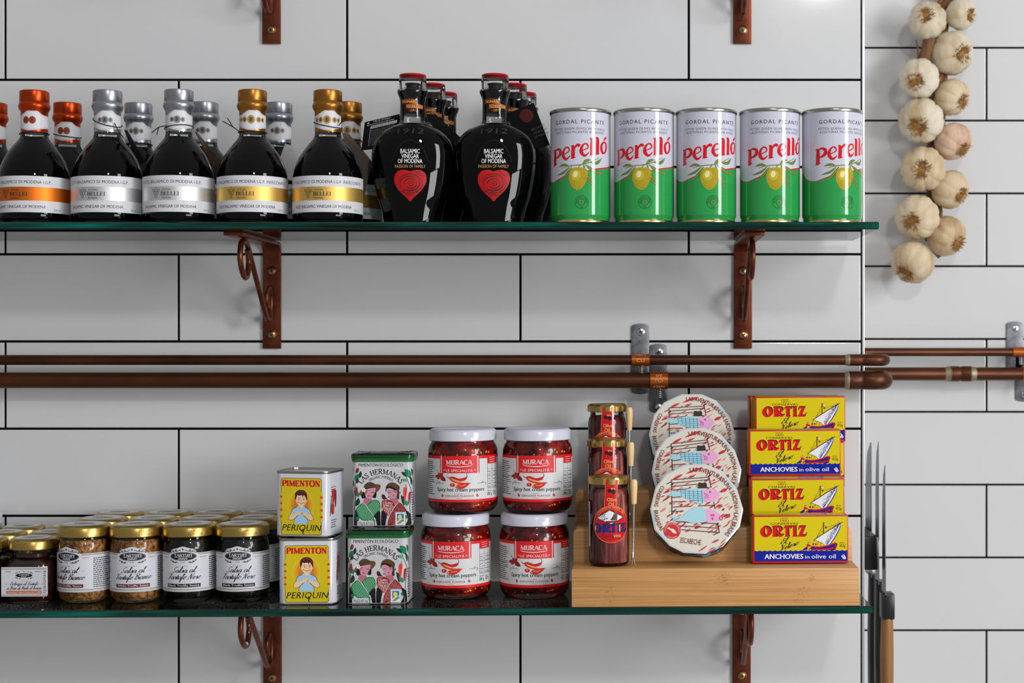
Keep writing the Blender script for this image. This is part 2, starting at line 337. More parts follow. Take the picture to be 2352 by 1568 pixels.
def brush_polys(pts, ws):
    pts = [Vector((p[0], p[1])) for p in pts]; n = len(pts)
    if not isinstance(ws, (list, tuple)): ws = [ws] * n
    L, Rr = [], []
    for i, p in enumerate(pts):
        t = pts[min(i + 1, n - 1)] - pts[max(i - 1, 0)]
        if t.length < 1e-9: t = Vector((1, 0))
        t.normalize(); q = Vector((-t.y, t.x)) * ws[i] / 2
        L.append(p + q); Rr.append(p - q)
    out = []
    for i in range(n - 1):
        out.append([tuple(L[i]), tuple(Rr[i]), tuple(Rr[i + 1])]); out.append([tuple(L[i]), tuple(Rr[i + 1]), tuple(L[i + 1])])
    return out
def lerp_w(ws, n):
    m_ = len(ws) - 1; o = []
    for i in range(n):
        t = i / (n - 1) * m_; k = min(int(t), m_ - 1); o.append(ws[k] + (ws[k + 1] - ws[k]) * (t - k))
    return o

class Art:
    def __init__(s): s.t = []; s.k = 0
    def _put(s, tris, col, mi=0, same=False, dk=None):
        if not same: s.k += 1
        for i, t in enumerate(tris): s.t.append((t, s.k + (dk[i] if dk else 0), col, mi))
    def poly(s, pts, col, mi=0, holes=()):
        loops = [[Vector((p[0], p[1], 0)) for p in l] for l in [pts] + list(holes)]
        flat = [p for l in loops for p in l]
        s._put([[(flat[i].x, flat[i].y) for i in t] for t in geometry.tessellate_polygon(loops)], col, mi)
    def rect(s, x0, y0, x1, y1, col, mi=0): s._put([[(x0, y0), (x1, y0), (x1, y1)], [(x0, y0), (x1, y1), (x0, y1)]], col, mi)
    def rrect(s, cx, cy, w, h, r, col): s.poly([(cx + x, cy + y) for x, y in rrect(w, h, r, 5)], col)
    def ell(s, cx, cy, rx, ry, col, n=28, rot=0, mi=0):
        c, q = math.cos(R_(rot)), math.sin(R_(rot)); p = arcp(0, 0, rx, ry, 0, 360, n)
        p = [(cx + x * c - y * q, cy + x * q + y * c) for x, y in p]
        s._put([[(cx, cy), p[i], p[i + 1]] for i in range(n)], col, mi)
    def ring(s, cx, cy, rx, ry, w, col, a0=0, a1=360, n=32): s._put(brush_polys(arcp(cx, cy, rx, ry, a0, a1, n), w), col)
    def line(s, pts, w, col, sm=0, mi=0):
        if sm: pts = smooth(pts, sm)
        ws = lerp_w(w, len(pts)) if isinstance(w, (list, tuple)) else w
        s._put(brush_polys(pts, ws), col, mi)
    def leaf(s, x0, y0, x1, y1, w, col, bend=0, mid=None):
        mx, my = (x0 + x1) / 2, (y0 + y1) / 2; dx, dy = x1 - x0, y1 - y0
        p = smooth([(x0, y0), (mx - dy * bend, my + dx * bend), (x1, y1)], 6)
        s._put(brush_polys(p, [w * math.sin(math.pi * min(.96, max(.05, i / (len(p) - 1)))) for i in range(len(p))]), col)
        if mid: s.line(p[1:-1], w * .12, mid)
    def star(s, cx, cy, r, col, n=5, q=.42, rot=90):
        s.poly([(cx + (r if i % 2 == 0 else r * q) * math.cos(R_(rot + 180 / n * i)), cy + (r if i % 2 == 0 else r * q) * math.sin(R_(rot + 180 / n * i))) for i in range(2 * n)], col)
    def _tf(s, tris, W, u, v, h, w, al, shear, rot, arc):
        sx = (w / W) if w else h
        off = {'C': -W * sx / 2, 'L': 0, 'R': -W * sx}[al]; c, q = math.cos(R_(rot)), math.sin(R_(rot)); out = []
        for t in tris:
            o = []
            for x, y in t:
                X, Y = x * sx + off + shear * y * h, y * h
                if arc:
                    cx, cy, r, a0, ins = arc
                    a = R_(a0) + (X / r if ins else -X / r); rr = r - Y if ins else r + Y
                    o.append((cx + rr * math.cos(a), cy + rr * math.sin(a)))
                else: o.append((u + X * c - Y * q, v + X * q + Y * c))
            out.append(o)
        return out
    def text(s, txt, u, v, h, col, w=None, al='C', shear=0, bold=0, sp=1, rot=0, arc=None, mi=0, same=False):
        T = font_tris(txt, 0.0, sp)
        if not T: return
        dk = None
        if bold: dk = [o for o in (0, .3, .6) for t in T]; T = [[(x + q, y) for x, y in t] for q in (-bold * .9, 0, bold * .9) for t in T]
        x0 = min(p[0] for t in T for p in t); W = (max(p[0] for t in T for p in t) - x0) / _CAP
        T = [[((x - x0) / _CAP, y / _CAP) for x, y in t] for t in T]
        s._put(s._tf(T, W, u, v, h, w, al, shear, rot, arc), col, mi, same, dk)
    def serif(s, txt, u, v, h, col, w=None, thick=.2, thin=.08, slab=.07, track=.06, al='C', shear=0, rot=0, arc=None, dx=0, dy=0):
        T = []; x = 0; dk = []
        for ch in txt:
            if ch == ' ': x += .4; continue
            gw, st, se = SER[ch]
            for si, (pts, fo) in enumerate(st):
                pts = [(p[0] + x, p[1]) for p in pts]
                if fo: ws = thick if fo == 'T' else thin
                else:
                    ws = []
                    for i in range(len(pts)):
                        a, b = pts[max(i - 1, 0)], pts[min(i + 1, len(pts) - 1)]; l = math.hypot(b[0] - a[0], b[1] - a[1]) or 1
                        ws.append(thin + (thick - thin) * abs(b[1] - a[1]) / l)
                T += brush_polys(pts, ws); dk += [(si % 3) * .25] * (len(T) - len(dk))
            for sx_, sy_, hw in se:
                y0 = 0 if sy_ < .5 else (1 - slab if sy_ > .9 else sy_)
                T += brush_polys([(x + sx_ - hw, y0 + slab / 2), (x + sx_ + hw, y0 + slab / 2)], slab)
            dk += [.75] * (len(T) - len(dk)); x += gw + track
        s._put(s._tf(T, x - track, u + dx, v + dy, h, w, al, shear, rot, arc), col, 0, False, dk)
    def script(s, txt, u, v, xh, col, w=None, pen=.16, al='C', slant=.38, rot=0):
        T = []; x = 0
        for ch in txt:
            if ch == ' ': x += .6; continue
            gw, st = SCR[ch]
            for pts in st:
                pts = [(p[0] + x + slant * p[1], p[1]) for p in smooth(pts, 4)]; ws = []
                for i in range(len(pts)):
                    a, b = pts[max(i - 1, 0)], pts[min(i + 1, len(pts) - 1)]; l = math.hypot(b[0] - a[0], b[1] - a[1]) or 1
                    ws.append(pen * (.62 + .7 * max(0, -(b[1] - a[1]) / l)))
                T += brush_polys(pts, ws)
            x += gw
        s._put(s._tf(T, x, u, v, xh, w, al, 0, rot, None), col)
    def smallprint(s, x0, y0, x1, y1, n, col, seed=1):
        """lines of print too fine to read"""
        rn = random.Random(seed); T = []
        for i in range(n):
            y = y1 - (y1 - y0) * (i + .5) / n; x = x0; hh = (y1 - y0) / n * .42; end = x1 - (x1 - x0) * .25 * rn.random()
            while x < end:
                wd = (.6 + 1.6 * rn.random()) * hh * 1.6
                T += [[(x, y - hh / 2), (min(x + wd, end), y - hh / 2), (min(x + wd, end), y + hh / 2)], [(x, y - hh / 2), (min(x + wd, end), y + hh / 2), (x, y + hh / 2)]]
                x += wd + hh * .7
        s._put(T, col)
    def build(s, name, mp, mats, parent, step=None, lay=.006, base=.05, vstep=None):
        """mp(u,v,h) mm -> local metres; triangles wider than step are cut so that they follow the curve"""
        tr = []
        def cut(tris, st, ax):
            if not st: return tris
            out = []
            for t, k, c, mi in tris:
                a, b = min(p[ax] for p in t), max(p[ax] for p in t); i0, i1 = math.floor(a / st + 1e-6), math.floor(b / st - 1e-6)
                if i0 >= i1: out.append((t, k, c, mi)); continue
                for i in range(i0, i1 + 1):
                    q = t
                    for lim, sg in ((i * st, 1), ((i + 1) * st, -1)):
                        r = []
                        for j in range(len(q)):
                            p0, p1 = q[j], q[(j + 1) % len(q)]; d0, d1 = sg * (p0[ax] - lim), sg * (p1[ax] - lim)
                            if d0 >= 0: r.append(p0)
                            if (d0 < 0) != (d1 < 0):
                                f = d0 / (d0 - d1); n_ = [p0[0] + (p1[0] - p0[0]) * f, p0[1] + (p1[1] - p0[1]) * f]; n_[ax] = lim; r.append(tuple(n_))
                        q = r
                        if not q: break
                    for j in range(1, len(q) - 1): out.append(([q[0], q[j], q[j + 1]], k, c, mi))
            return out
        tr = cut(cut(s.t, step, 0), vstep, 1); gc_ = {}
        def gp(u, v, h):
            if (u, v) not in gc_: gc_[(u, v)] = (Vector(mp(u, v, 0)), Vector(mp(u, v, 1)))
            a, b = gc_[(u, v)]; return a + (b - a) * h
        def pos(u, v, h, cu, cv):
            """facet by facet between the cutting lines, so that layers never cross"""
            if not step: return Vector(mp(u, v, h))
            i = math.floor(cu / step); f = u / step - i; u0, u1 = i * step, (i + 1) * step
            if not vstep:
                a, b = Vector(mp(u0, v, h)), Vector(mp(u1, v, h)); return a + (b - a) * f
            j = math.floor(cv / vstep); g_ = v / vstep - j; v0, v1 = j * vstep, (j + 1) * vstep
            a, b = gp(u0, v0, h).lerp(gp(u1, v0, h), f), gp(u0, v1, h).lerp(gp(u1, v1, h), f); return a.lerp(b, g_)
        vs, fs, ns, cs, ms = [], [], [], [], []; e = .05; cache = {}
        for t, k, c, mi in tr:
            if abs((t[1][0] - t[0][0]) * (t[2][1] - t[0][1]) - (t[2][0] - t[0][0]) * (t[1][1] - t[0][1])) < 1e-5: continue
            if (t[1][0] - t[0][0]) * (t[2][1] - t[0][1]) - (t[2][0] - t[0][0]) * (t[1][1] - t[0][1]) < 0: t = [t[0], t[2], t[1]]
            b = len(vs); cu, cv = (t[0][0] + t[1][0] + t[2][0]) / 3, (t[0][1] + t[1][1] + t[2][1]) / 3
            for u, v in t:
                vs.append(pos(u, v, base + k * lay, cu, cv))
                key = (round(u, 2), round(v, 2))
                if key not in cache:
                    a1 = Vector(mp(u + e, v, base)) - Vector(mp(u - e, v, base)); a2 = Vector(mp(u, v + e, base)) - Vector(mp(u, v - e, base))
                    cache[key] = a1.cross(a2).normalized()
                ns.append(cache[key])
            fs.append((b, b + 1, b + 2)); cs.append(c); ms.append(mi)
        me = bpy.data.meshes.new(name)
        for k in ([mats] if isinstance(mats, str) else mats): me.materials.append(M[k])
        me.from_pydata([tuple(p) for p in vs], [], fs); me.polygons.foreach_set('material_index', ms)
        me.polygons.foreach_set('use_smooth', [True] * len(fs))
        at = me.attributes.new('ink', 'FLOAT_COLOR', 'FACE'); at.data.foreach_set('color', [x for c in cs for x in c])
        me.update(); me.normals_split_custom_set_from_vertices([tuple(n) for n in ns])
        o = bpy.data.objects.new(name, me); COL.objects.link(o); o.parent = parent; return o
def flat_map(y=0, z=0, x=0):
    return lambda u, v, h: (x + u * .001, y - h * .001, z + v * .001)
def cyl_map(r, z=0):
    return lambda u, v, h: ((r + h) * .001 * math.sin(u / r), -(r + h) * .001 * math.cos(u / r), z + v * .001)
def rr_map(w, d, r, z=0):
    """front face of a rounded box (mm), running round the corners"""
    a, q = w / 2 - r, r * math.pi / 2
    def f(u, v, h):
        sg = 1 if u >= 0 else -1; x = abs(u)
        if x <= a: X, Y = x, -d / 2 - h
        elif x <= a + q: t = (x - a) / r; X, Y = a + (r + h) * math.sin(t), -d / 2 + r - (r + h) * math.cos(t)
        else: X, Y = w / 2 + h, -d / 2 + r + (x - a - q)
        return (sg * X * .001, Y * .001, z + v * .001)
    return f
# ---------------------------------------------------------------- the setting: tiled walls
def tile_wall(name, x0, x1, k0, k1, z0, pitch, joint_even, joint_odd, T=None):
    g = G(); RH, gw = .1035, .0027
    g.add([(x0, .0016, z0 + k0 * RH), (x1, .0016, z0 + k0 * RH), (x1, .0016, z0 + k1 * RH), (x0, .0016, z0 + k1 * RH)], [[0, 1, 2, 3]], 1, T)
    g.box(((x0 + x1) / 2, .03, z0 + (k0 + k1) / 2 * RH), (x1 - x0, .056, (k1 - k0) * RH), 0, 1, T)
    for k in range(k0, k1):
        ja = joint_even if k % 2 == 0 else joint_odd
        x = ja + math.floor((x0 - ja) / pitch) * pitch
        while x < x1:
            a, b = max(x, x0) + gw / 2, min(x + pitch, x1) - gw / 2; lo, hi = z0 + k * RH + gw / 2, z0 + (k + 1) * RH - gw / 2
            x += pitch
            if b - a < .004: continue
            r = lambda i, y: [(a + i, y, lo + i), (b - i, y, lo + i), (b - i, y, hi - i), (a + i, y, hi - i)]
            g.loft([r(0, .0016), r(0, .0006), r(.0003, .00015), r(.001, 0)], 0, cap0=False, T=T)
    return tag(put(name, g, ['tile', 'grout'], angle=12), kind='structure')
tile_wall('wall_back', -1.15, .2735, -7, 8, EYE, .4057, -.5374, -.3375)
tile_wall('wall_alcove', .15, 1.35, -7, 8, EYE + .0035, .4057, .302, .5051, Matrix.Translation((0, .356, 0)))
tile_wall('wall_return', .062, .353, -7, 8, EYE, .4057, .0, .2, Matrix.Translation((.2765, 0, 0)) @ Matrix.Rotation(R_(90), 4, 'Z'))
tag(put('trim_1', G().box((.2752, .0285, EYE + .05), (.0034, .059, 1.5), .0008), 'trim'), kind='structure')

# ---------------------------------------------------------------- glass shelves and brackets
ZU, ZL = EYE + .1255, None
SD0, SD1, ST = -.21, -.03, .0079             # shelf front, back, thickness
def glass_shelf(name, label, x0, x1, ztop, tilt, top):
    o = thing(name, label, 'shelf', (0, 0, ztop), 0, None, 0, tilt)
    b = .0011
    for nm, fs in (('pane', 0), ('edge', 1)):
        g = G()
        r = lambda i, z: [(x0 + i, SD0 + i, z), (x1 - i, SD0 + i, z), (x1 - i, SD1 - i, z), (x0 + i, SD1 - i, z)]
        if fs == 0:
            g.add(r(b, 0), [[0, 1, 2, 3]], 0); g.add(r(b, -ST), [[3, 2, 1, 0]], 1); put(nm, g, [top, 'shelf_glass'], o)
        else:
            g.loft([r(b, -ST), r(0, -ST + b), r(0, -b), r(b, 0)], 0, False, False, mis=[1, 0, 1]); put(nm, g, ['glass_edge', 'glass_bevel'], o, 20)['label'] = 'green cut glass edge'
    return o
XE = (2019 - VX) / F * 1.59
glass_shelf('glass_shelf', 'upper green-edged glass shelf carrying vinegar bottles and olive cans', -1.05, XE, ZU, 0, 'shelf_glass')
ZL0 = EYE + (VY - 1394.5) / F * 1.59; TL = .0053          # lower shelf leans a little: z at x=0, slope
def zl(x): return ZL0 + TL * x
XE2 = (2004 - VX) / F * 1.59
glass_shelf('glass_shelf', 'lower dusty green-edged glass shelf carrying jars, tins and bamboo riser', -1.05, XE2, ZL0, -math.degrees(TL), 'dusty_glass')

def screw_g(g, c, r, mi, T=None):
    T2 = Matrix.Translation(c) @ Matrix.Rotation(R_(90), 4, 'X')
    g.lathe([(r, 0), (r, .0005), (r * .6, .0012), (0.0001, .0013)], 20, mi, T=T2)
    for a in (25, 115): g.box((0, 0, .0013), (r * 1.15, r * .24, .0006), 0, mi + 1, T2 @ Matrix.Rotation(R_(a), 4, 'Z'))
def bracket():
    o = thing('shelf_bracket', '', 'bracket', (0, 0, 0), 0, 'copper scroll shelf brackets')
    w = .0215; L = .178; H = .126
    g = G(); t = .0042
    prof = [(0, -H), (-t, -H), (-t, -.012), (-.0075, -.0075)] + [(-.012, -t), (-L, -t), (-L, 0), (-.008, 0)] + [(-.003, -.002), (0, -.007)]
    g.prism(prof, 'x', -w / 2, w / 2, .0007); put('angle_plate', g, 'copper_paint', o, 30)
    p = [(-.118, -.016), (-.112, -.030), (-.121, -.046), (-.136, -.044), (-.149, -.028), (-.145, -.011), (-.131, -.0075), (-.117, -.012),
         (-.098, -.029), (-.069, -.055), (-.041, -.080), (-.026, -.091), (-.013, -.090), (-.0075, -.078), (-.0085, -.063), (-.018, -.055), (-.029, -.060), (-.030, -.071), (-.023, -.077)]
    g = G(); g.tube(smooth([(0, a, b) for a, b in p], 6), .0031, 12); put('scroll_rod', g, 'copper_paint', o, 40)
    for z in (-.034, -.110):
        g = G(); g.lathe([(.0056, 0), (.0058, .0007), (.0046, .0011), (.0044, .0002)], 24, 2, T=Matrix.Translation((0, -t, z)) @ Matrix.Rotation(R_(90), 4, 'X'), cap1=False)
        screw_g(g, (0, -t - .0001, z), .0042, 0); put('screw', g, ['screw', 'slot', 'copper_paint'], o, 30)
    return o
br = bracket(); BRS = []
for px, zt, lab in ((626, ZU - ST, 'copper scroll bracket under upper glass shelf, below the gold-capped bottles'), (1706, ZU - ST, 'copper scroll bracket under upper glass shelf, below the olive cans'),
                    (627, None, 'copper scroll bracket with chipped paint under lower shelf, below the yellow tins'), (1703, None, 'copper scroll bracket under lower shelf, below the bamboo riser'),
                    (625, EYE + .3527 + .126, 'copper bracket foot at top edge, above the gold-capped bottles'), (1705, EYE + .3527 + .126, 'copper bracket foot at top edge, above the olive cans')):
    x = (px - VX) / F * 1.8; z = zt if zt else zl(x) - ST
    if px == 626: br.location = (x, 0, z); br['label'] = lab; o = br
    else: o = dup(br, (x, 0, z), 0, lab)
    if px == 627:
        g = G(); rn = random.Random(3)
        for (y, zz, sz) in ((-.1135, -.0125, .0045), (-.126, -.0447, .0042), (-.114, -.026, .0016), (-.1155, -.0335, .0014)):
            pts = [(sz * (.7 + .5 * rn.random()) * math.cos(a), sz * (.7 + .5 * rn.random()) * 1.2 * math.sin(a)) for a in [k * .7 for k in range(9)]]
            g.lathe([(sz * .55, -.0006), (sz * .5, .0004), (.0001, .0006)], 10, T=Matrix.Translation((.0012, y - .0026, zz)) @ Matrix.Rotation(R_(78), 4, 'X') @ Matrix.Diagonal((.8, 1.3, 1, 1)))
        put('chipped_paint', g, 'white_enamel', o)['label'] = 'white patches where paint is chipped'

# ---------------------------------------------------------------- copper pipes and clips
def pipe_run(label, r, pts_near, y0, zn, zf, xb, far_end, coupling=None):
    o = thing('copper_pipe', label, 'pipe', (0, 0, 0), 0, 'copper pipes along the wall')
    yn, yf = y0, .356 - .034
    path = [(-1.12, yn, zn)] + [(xb - .02 + .0, yn, zn)]
    bend = [(xb - .014 + .014 * math.sin(a), yn + .014 - .014 * math.cos(a), zn) for a in [k * math.pi / 16 for k in range(9)]]
    far = [(xb, yf - .05, zn + (zf - zn) * .3), (xb + .001, yf - .022, zf - (zf - zn) * .4), (xb + .007, yf - .006, zf - (zf - zn) * .15), (xb + .022, yf, zf), (far_end, yf, zf)]
    g = G(); g.tube(path + bend[1:] + [(xb, yn + .03, zn)] + far, r, 20); put('tube', g, 'pipe', o, 50)
    g = G(); R2 = r * 1.16
    g.tube([(xb - .043, yn, zn), (xb - .0425, yn, zn)] + [(xb - .030, yn, zn), (xb - .0295, yn, zn), (xb - .026, yn, zn), (xb - .0255, yn, zn)] + bend + [(xb, yn + .03, zn)],
           [r * 1.02, R2, R2, R2 * .97, R2 * .97, R2] + [R2 * 1.02] * 9 + [R2], 22)
    put('elbow', g, 'pipe', o, 40)
    g = G(); g.tube([(xb - .048, yn, zn), (xb - .046, yn, zn), (xb - .0435, yn, zn), (xb - .041, yn, zn)], [r * 1.005, r * 1.1, r * 1.19, r * 1.12], 20)
    put('solder_joint', g, 'solder', o, 40)
    if coupling:
        c0, c1 = coupling; m_ = (c0 + c1) / 2
        g = G(); g.tube([(c0, yf, zf), (c0 + .001, yf, zf), (m_ - .003, yf, zf), (m_, yf, zf), (m_ + .003, yf, zf), (c1 - .001, yf, zf), (c1, yf, zf)], [r, r * 1.18, r * 1.18, r * 1.05, r * 1.18, r * 1.18, r], 20); put('coupling', g, 'pipe', o, 40)
        for c, q in ((c0, -1), (c1, 1)):
            g = G(); g.tube([(c + q * .006, yf, zf), (c + q * .002, yf, zf), (c - q * .002, yf, zf)], [r * 1.01, r * 1.12, r * 1.19], 20); put('solder_joint', g, 'solder', o, 40)
    return o
ZP1, ZP2 = EYE + (VY - 826.5) / F * 1.765, EYE + (VY - 873) / F * 1.765
YP = -.035
pipe_run('thinner copper pipe running along the wall, above the thick one', .0059, None, YP, ZP1, EYE - .0148, .2965, .95)
pipe_run('thicker copper pipe running along the wall, below the thin one', .0093, None, YP, ZP2, EYE - .0452, .2955, .95, (.4445, .4760))
def pipe_clip(label, x, ztop, zbot, zp, r, ywall, yp, words, screws, ww=.0212):
    o = thing('pipe_clip', label, 'pipe clip', (x, ywall, zp), 0, 'steel pipe clips with copper bands')
    a, b = ztop - zp, zbot - zp; g = G(); rr = ww / 2
    out = arcp(0, a - .004, rr, .004, 0, 180, 10) + arcp(0, b + .004, rr, .004, 180, 360, 10)
    g.prism(out, 'y', -.0022, -.0002, .0003); put('back_plate', g, 'steel', o, 30)
    for z in screws:
        g = G(); screw_g(g, (.0006, -.0022, z - zp), .0046, 0); put('screw', g, ['stud', 'slot'], o, 30)
    dy = yp - ywall
    g = G(); g.tube([(0, -.0022, -r * .2), (0, dy + r * .9, -r * .2)], .004, 12); put('post', g, 'stud', o, 40)
    g = G(); zs = -r - .0008
    g.tube([(.001, dy - r * .25 + .004 + .002 * (k % 2) * 0, zs - .0002 - k * .0011) for k in range(11)], [.0024 + .0004 * (k % 2) for k in range(11)], 12); put('stud_bolt', g, 'stud', o, 30)
    g = G(); g.tube([(-ww / 2, dy, 0), (-ww / 2 + .0004, dy, 0), (ww / 2 - .0004, dy, 0), (ww / 2, dy, 0)], [r + .0001, r + .0012, r + .0012, r + .0001], 28); put('band', g, 'clip_band', o, 40)
    if words:
        a_ = Art(); R0 = (r + .0013) * 1000
        for s_, v, h, w, up in words: a_.text(s_, 0, v, h, C(226, 158, 96), w, rot=0 if up else 180)
        a_.build('stamped_lettering', lambda u, v, h: (u * .001, dy - (R0 + h) * .001 * math.cos(v / R0), (R0 + h) * .001 * math.sin(v / R0)), 'print', o, lay=.004, base=.0)
    return o
def zw(py, d=1.8): return EYE + (VY - py) / F * d
def xw(px, d=1.8): return (px - VX) / F * d
pipe_clip('steel pipe clip with copper band around the thin pipe', xw(1471, 1.782), zw(743), zw(905), ZP1, .0059, 0, YP, [('CU', -2.2, 3.6, 9, True), ('ABEY', 6.2, 2.4, 14, True)], (zw(762),))
pipe_clip('steel pipe clip with copper band around the thick pipe, beside round paper-wrapped tins', xw(1513, 1.782), zw(789), zw(947), ZP2, .0093, 0, YP, [('20', 7.5, 3, 8, False), ('CU', 1.6, 3.2, 9, False), ('ABEY', -6.6, 2.6, 15, False)], (zw(808), zw(936)))
pipe_clip('steel pipe clip on far wall around the thin pipe, right of the garlic', xw(2341, 2.13), zw(738, 2.15), zw(850, 2.15), EYE - .0148, .0059, .356, .322, None, (zw(755, 2.15),), .024)
pipe_clip('steel pipe clip on far wall around the thick pipe, at right frame edge', xw(2362, 2.13), zw(812, 2.15), zw(922, 2.15), EYE - .0452, .0093, .356, .322, None, (zw(906, 2.15),), .024)
# ---------------------------------------------------------------- round vinegar bottles (upper shelf)
INK = C(22, 22, 26)
BR, BH = .0374, .1435
def bottle_profile():
    k = 1 / 2.137 / 1000
    return [(0.0001, .0012), (.026, .0012), (.031, 0), (.0355, .0012), (.0372, .004), (BR, .008), (BR, .046)]
def vinegar_bottle(cap, foil, medals, top_words, low_words, string=None, rzl=0):
    o = thing('vinegar_bottle', '', 'bottle', (0, 0, 0), 0, 'round vinegar bottles on the upper shelf')
    sh = smooth([(BR, .046), (.0365, .054), (.0338, .0635), (.0285, .0745), (.0226, .0830), (.0172, .0895), (.0146, .0932)], 5)[1:]
    g = G(); g.lathe(bottle_profile() + [(p.x, p.y) for p in sh], 64); put('glass_body', g, 'black_glass', o, 50)
    g = G(); g.lathe([(.0147, .0933), (.0139, .0965), (.0137, .100), (.0137, .104)], 48, cap0=False, cap1=False); put('clear_neck', g, 'clear_glass', o, 50)
    g = G(); g.lathe([(.0128, .0985), (.0139, .0985), (.0139, .116), (.0140, .121), (.0155, .1235), (.0164, .126), (.0164, .128), (.0156, .1302), (.0150, .1312), (.0153, .1318), (.0153, .1420), (.0150, .1432), (.0142, .1436), (.0138, .1431), (.0001, .1431)], 56)
    put('cap', g, cap, o, 30)
    a = Art(); w = 74
    a.rect(-w, 0, w, 12.3, C(206, 206, 211)); a.rect(-w, 26.8, w, 38.4, C(206, 206, 211)); a.rect(-w, 12.3, w, 26.8, (1, 1, 1, 1), 1)
    a.text(top_words[0], top_words[1], 30.3, 3.3, INK, top_words[2], sp=1.05, bold=.012); a.text(low_words[0], low_words[1], 4.4, 3.1, INK, low_words[2], bold=.012)
    a.text('250 ml', 41, 2.0, 2.0, INK, 8); a.text('8.45 FL.Oz.', -45, 2.0, 1.8, INK, 12)
    lc = C(40, 26, 18)
    for r_, n_ in ((0, 3), (1, 2), (2, 1)):
        for i in range(n_): a.ring(-15.5 + (i - (n_ - 1) / 2) * 3.3, 22.7 - r_ * 3.1, 1.35, 1.35, .42, lc, n=16)
    a.line([(-16.6, 25.6), (-14.4, 25.6)], .3, lc)
    a.text('ACETAIA', -3.6, 22.6, 1.7, lc, 9.5); a.serif('BELLEI', 0, 17.2, 4.1, lc, 19, .17, .06, .06); a.text('MODENA', -3.6, 14, 1.7, lc, 9.8)
    l = a.build('label', cyl_map(37.4, .0106), ['print', foil], o, 2.5); l.rotation_euler.z = R_(rzl)
    a = Art(); top = smooth([(-42, 14), (-16, 14.3), (-9, 16.2), (-1, 20.0), (7, 19.6), (13, 16.0), (20, 15.0), (42, 15)], 6)
    low = smooth([(42, 1.5), (20, 1.5), (10, 0), (-1, -1.6), (-9, .2), (-16, 1.8), (-42, 2)], 6)
    a.poly([(p.x, p.y) for p in top] + [(p.x, p.y) for p in low], C(210, 210, 214)); gc = {'cap_gold': C(150, 108, 40), 'cap_silver': C(112, 112, 112), 'cap_orange': C(150, 60, 22)}[cap]
    a.line([(p.x, p.y - 1.1) for p in top], .22, gc); a.line([(p.x, p.y + 1.1) for p in low], .22, gc)
    for x, r_ in medals:
        a.ell(x, 9.6, r_, r_ * 1.12, gc); a.ring(x, 9.6, r_ * .78, r_ * .88, .25, C(226, 204, 150) if cap == 'cap_gold' else C(196, 190, 180) if cap == 'cap_silver' else C(96, 24, 8))
        a.serif('B', x, 9.6 - r_ * .5, r_ * 1.0, C(40, 28, 14), None, .2, .1)
    n = a.build('neck_label', cyl_map(13.95, .1015), 'print', o, 1.2); n.rotation_euler.z = R_(rzl * .5 + 6)
    if string:
        g = G(); tilt, z0, ends = string
        loop = [(.0148 * math.sin(t), -.0148 * math.cos(t), z0 + tilt * math.sin(t + .7)) for t in [2 * math.pi * k / 28 for k in range(29)]]
        g.tube(loop, .00045, 6)
        for e in ends: g.tube(smooth(e, 5), .0005, 6)
        put('cord', g, 'string', o, 60)['label'] = 'thin black tied cord'
    return o
T1 = ('ACETO BALSAMICO DI MODENA I.G.P.', -2, 72); L1 = ('BALSAMIC VINEGAR OF MODENA', -2, 60)
T2 = ('ACETO BALSAMICO DI MODENA I.G.P. INVECCHIATO', 0, 98); L2 = ('AGED BALSAMIC VINEGAR OF MODENA', -1, 68)
ME = {'o': [(-4.4, 3.6), (2.6, 3.6)], 's': [(-5.5, 2.5), (6.0, 2.5), (0, 3.7)], 'g': [(-12.5, 2.3), (-7.2, 2.8), (8.0, 2.8), (13.2, 2.3), (0, 4.0)]}
knot = lambda x, z: [[(x, -.0146, z), (x - .008, -.017, z - .001), (x - .016, -.018, z + .006)], [(x - .006, -.0165, z - .001), (x - .011, -.018, z + .011)]]
protos = {}
def vb(kind, px, d, label, string=None, rz=0, key=None):
    if kind not in protos:
        k = {'o': ('cap_orange', 'foil_orange', ME['o'], T1, L1), 's': ('cap_silver', 'foil_silver', ME['s'], T1, L1), 'g': ('cap_gold', 'foil_gold', ME['g'], T2, L2)}[kind]
        protos[kind] = vinegar_bottle(*k); o = protos[kind]; o.location = (xw(px, d), d - ZW, ZU); o.rotation_euler.z = R_(rz); o['label'] = label
    else: o = dup(protos[kind], (xw(px, d), d - ZW, ZU), rz, label)
    return o
def cord(o, tilt, z0, ends=()):
    g = G(); g.tube([(.0150 * math.sin(t), -.0150 * math.cos(t), z0 + tilt * math.sin(t + .7)) for t in [2 * math.pi * k / 28 for k in range(29)]], .0005, 6)
    for e in ends: g.tube(smooth(e, 5), .00055, 6)
    put('cord', g, 'string', o, 60)['label'] = 'thin black tied cord'
b1 = vb('o', 79, 1.633, 'round black vinegar bottle with orange cap, front row left end', rz=-4)
b2 = vb('s', 247, 1.632, 'round black vinegar bottle with silver cap, beside the front orange-capped one', rz=1)
b3 = vb('s', 411, 1.628, 'round black vinegar bottle with silver cap, left of the front gold-capped pair', rz=2)
b4 = vb('g', 580, 1.629, 'round black vinegar bottle with gold cap and cord ends sticking out', rz=2)
b5 = vb('g', 753, 1.631, 'round black vinegar bottle with gold cap, next to the flask bottles', rz=2)
b6 = vb('o', -16, 1.716, 'orange-capped vinegar bottle in back row, cut by left frame edge')
b7 = vb('o', 155, 1.716, 'orange-capped vinegar bottle in back row, between front orange and silver bottles')
b8 = vb('s', 318, 1.718, 'silver-capped vinegar bottle in back row, between the two front silver-capped bottles')
b9 = vb('s', 470, 1.712, 'silver-capped vinegar bottle in back row, half behind second front silver-capped bottle')
b10 = vb('s', 640, 1.715, 'silver-capped vinegar bottle in back row, between the two front gold-capped bottles')
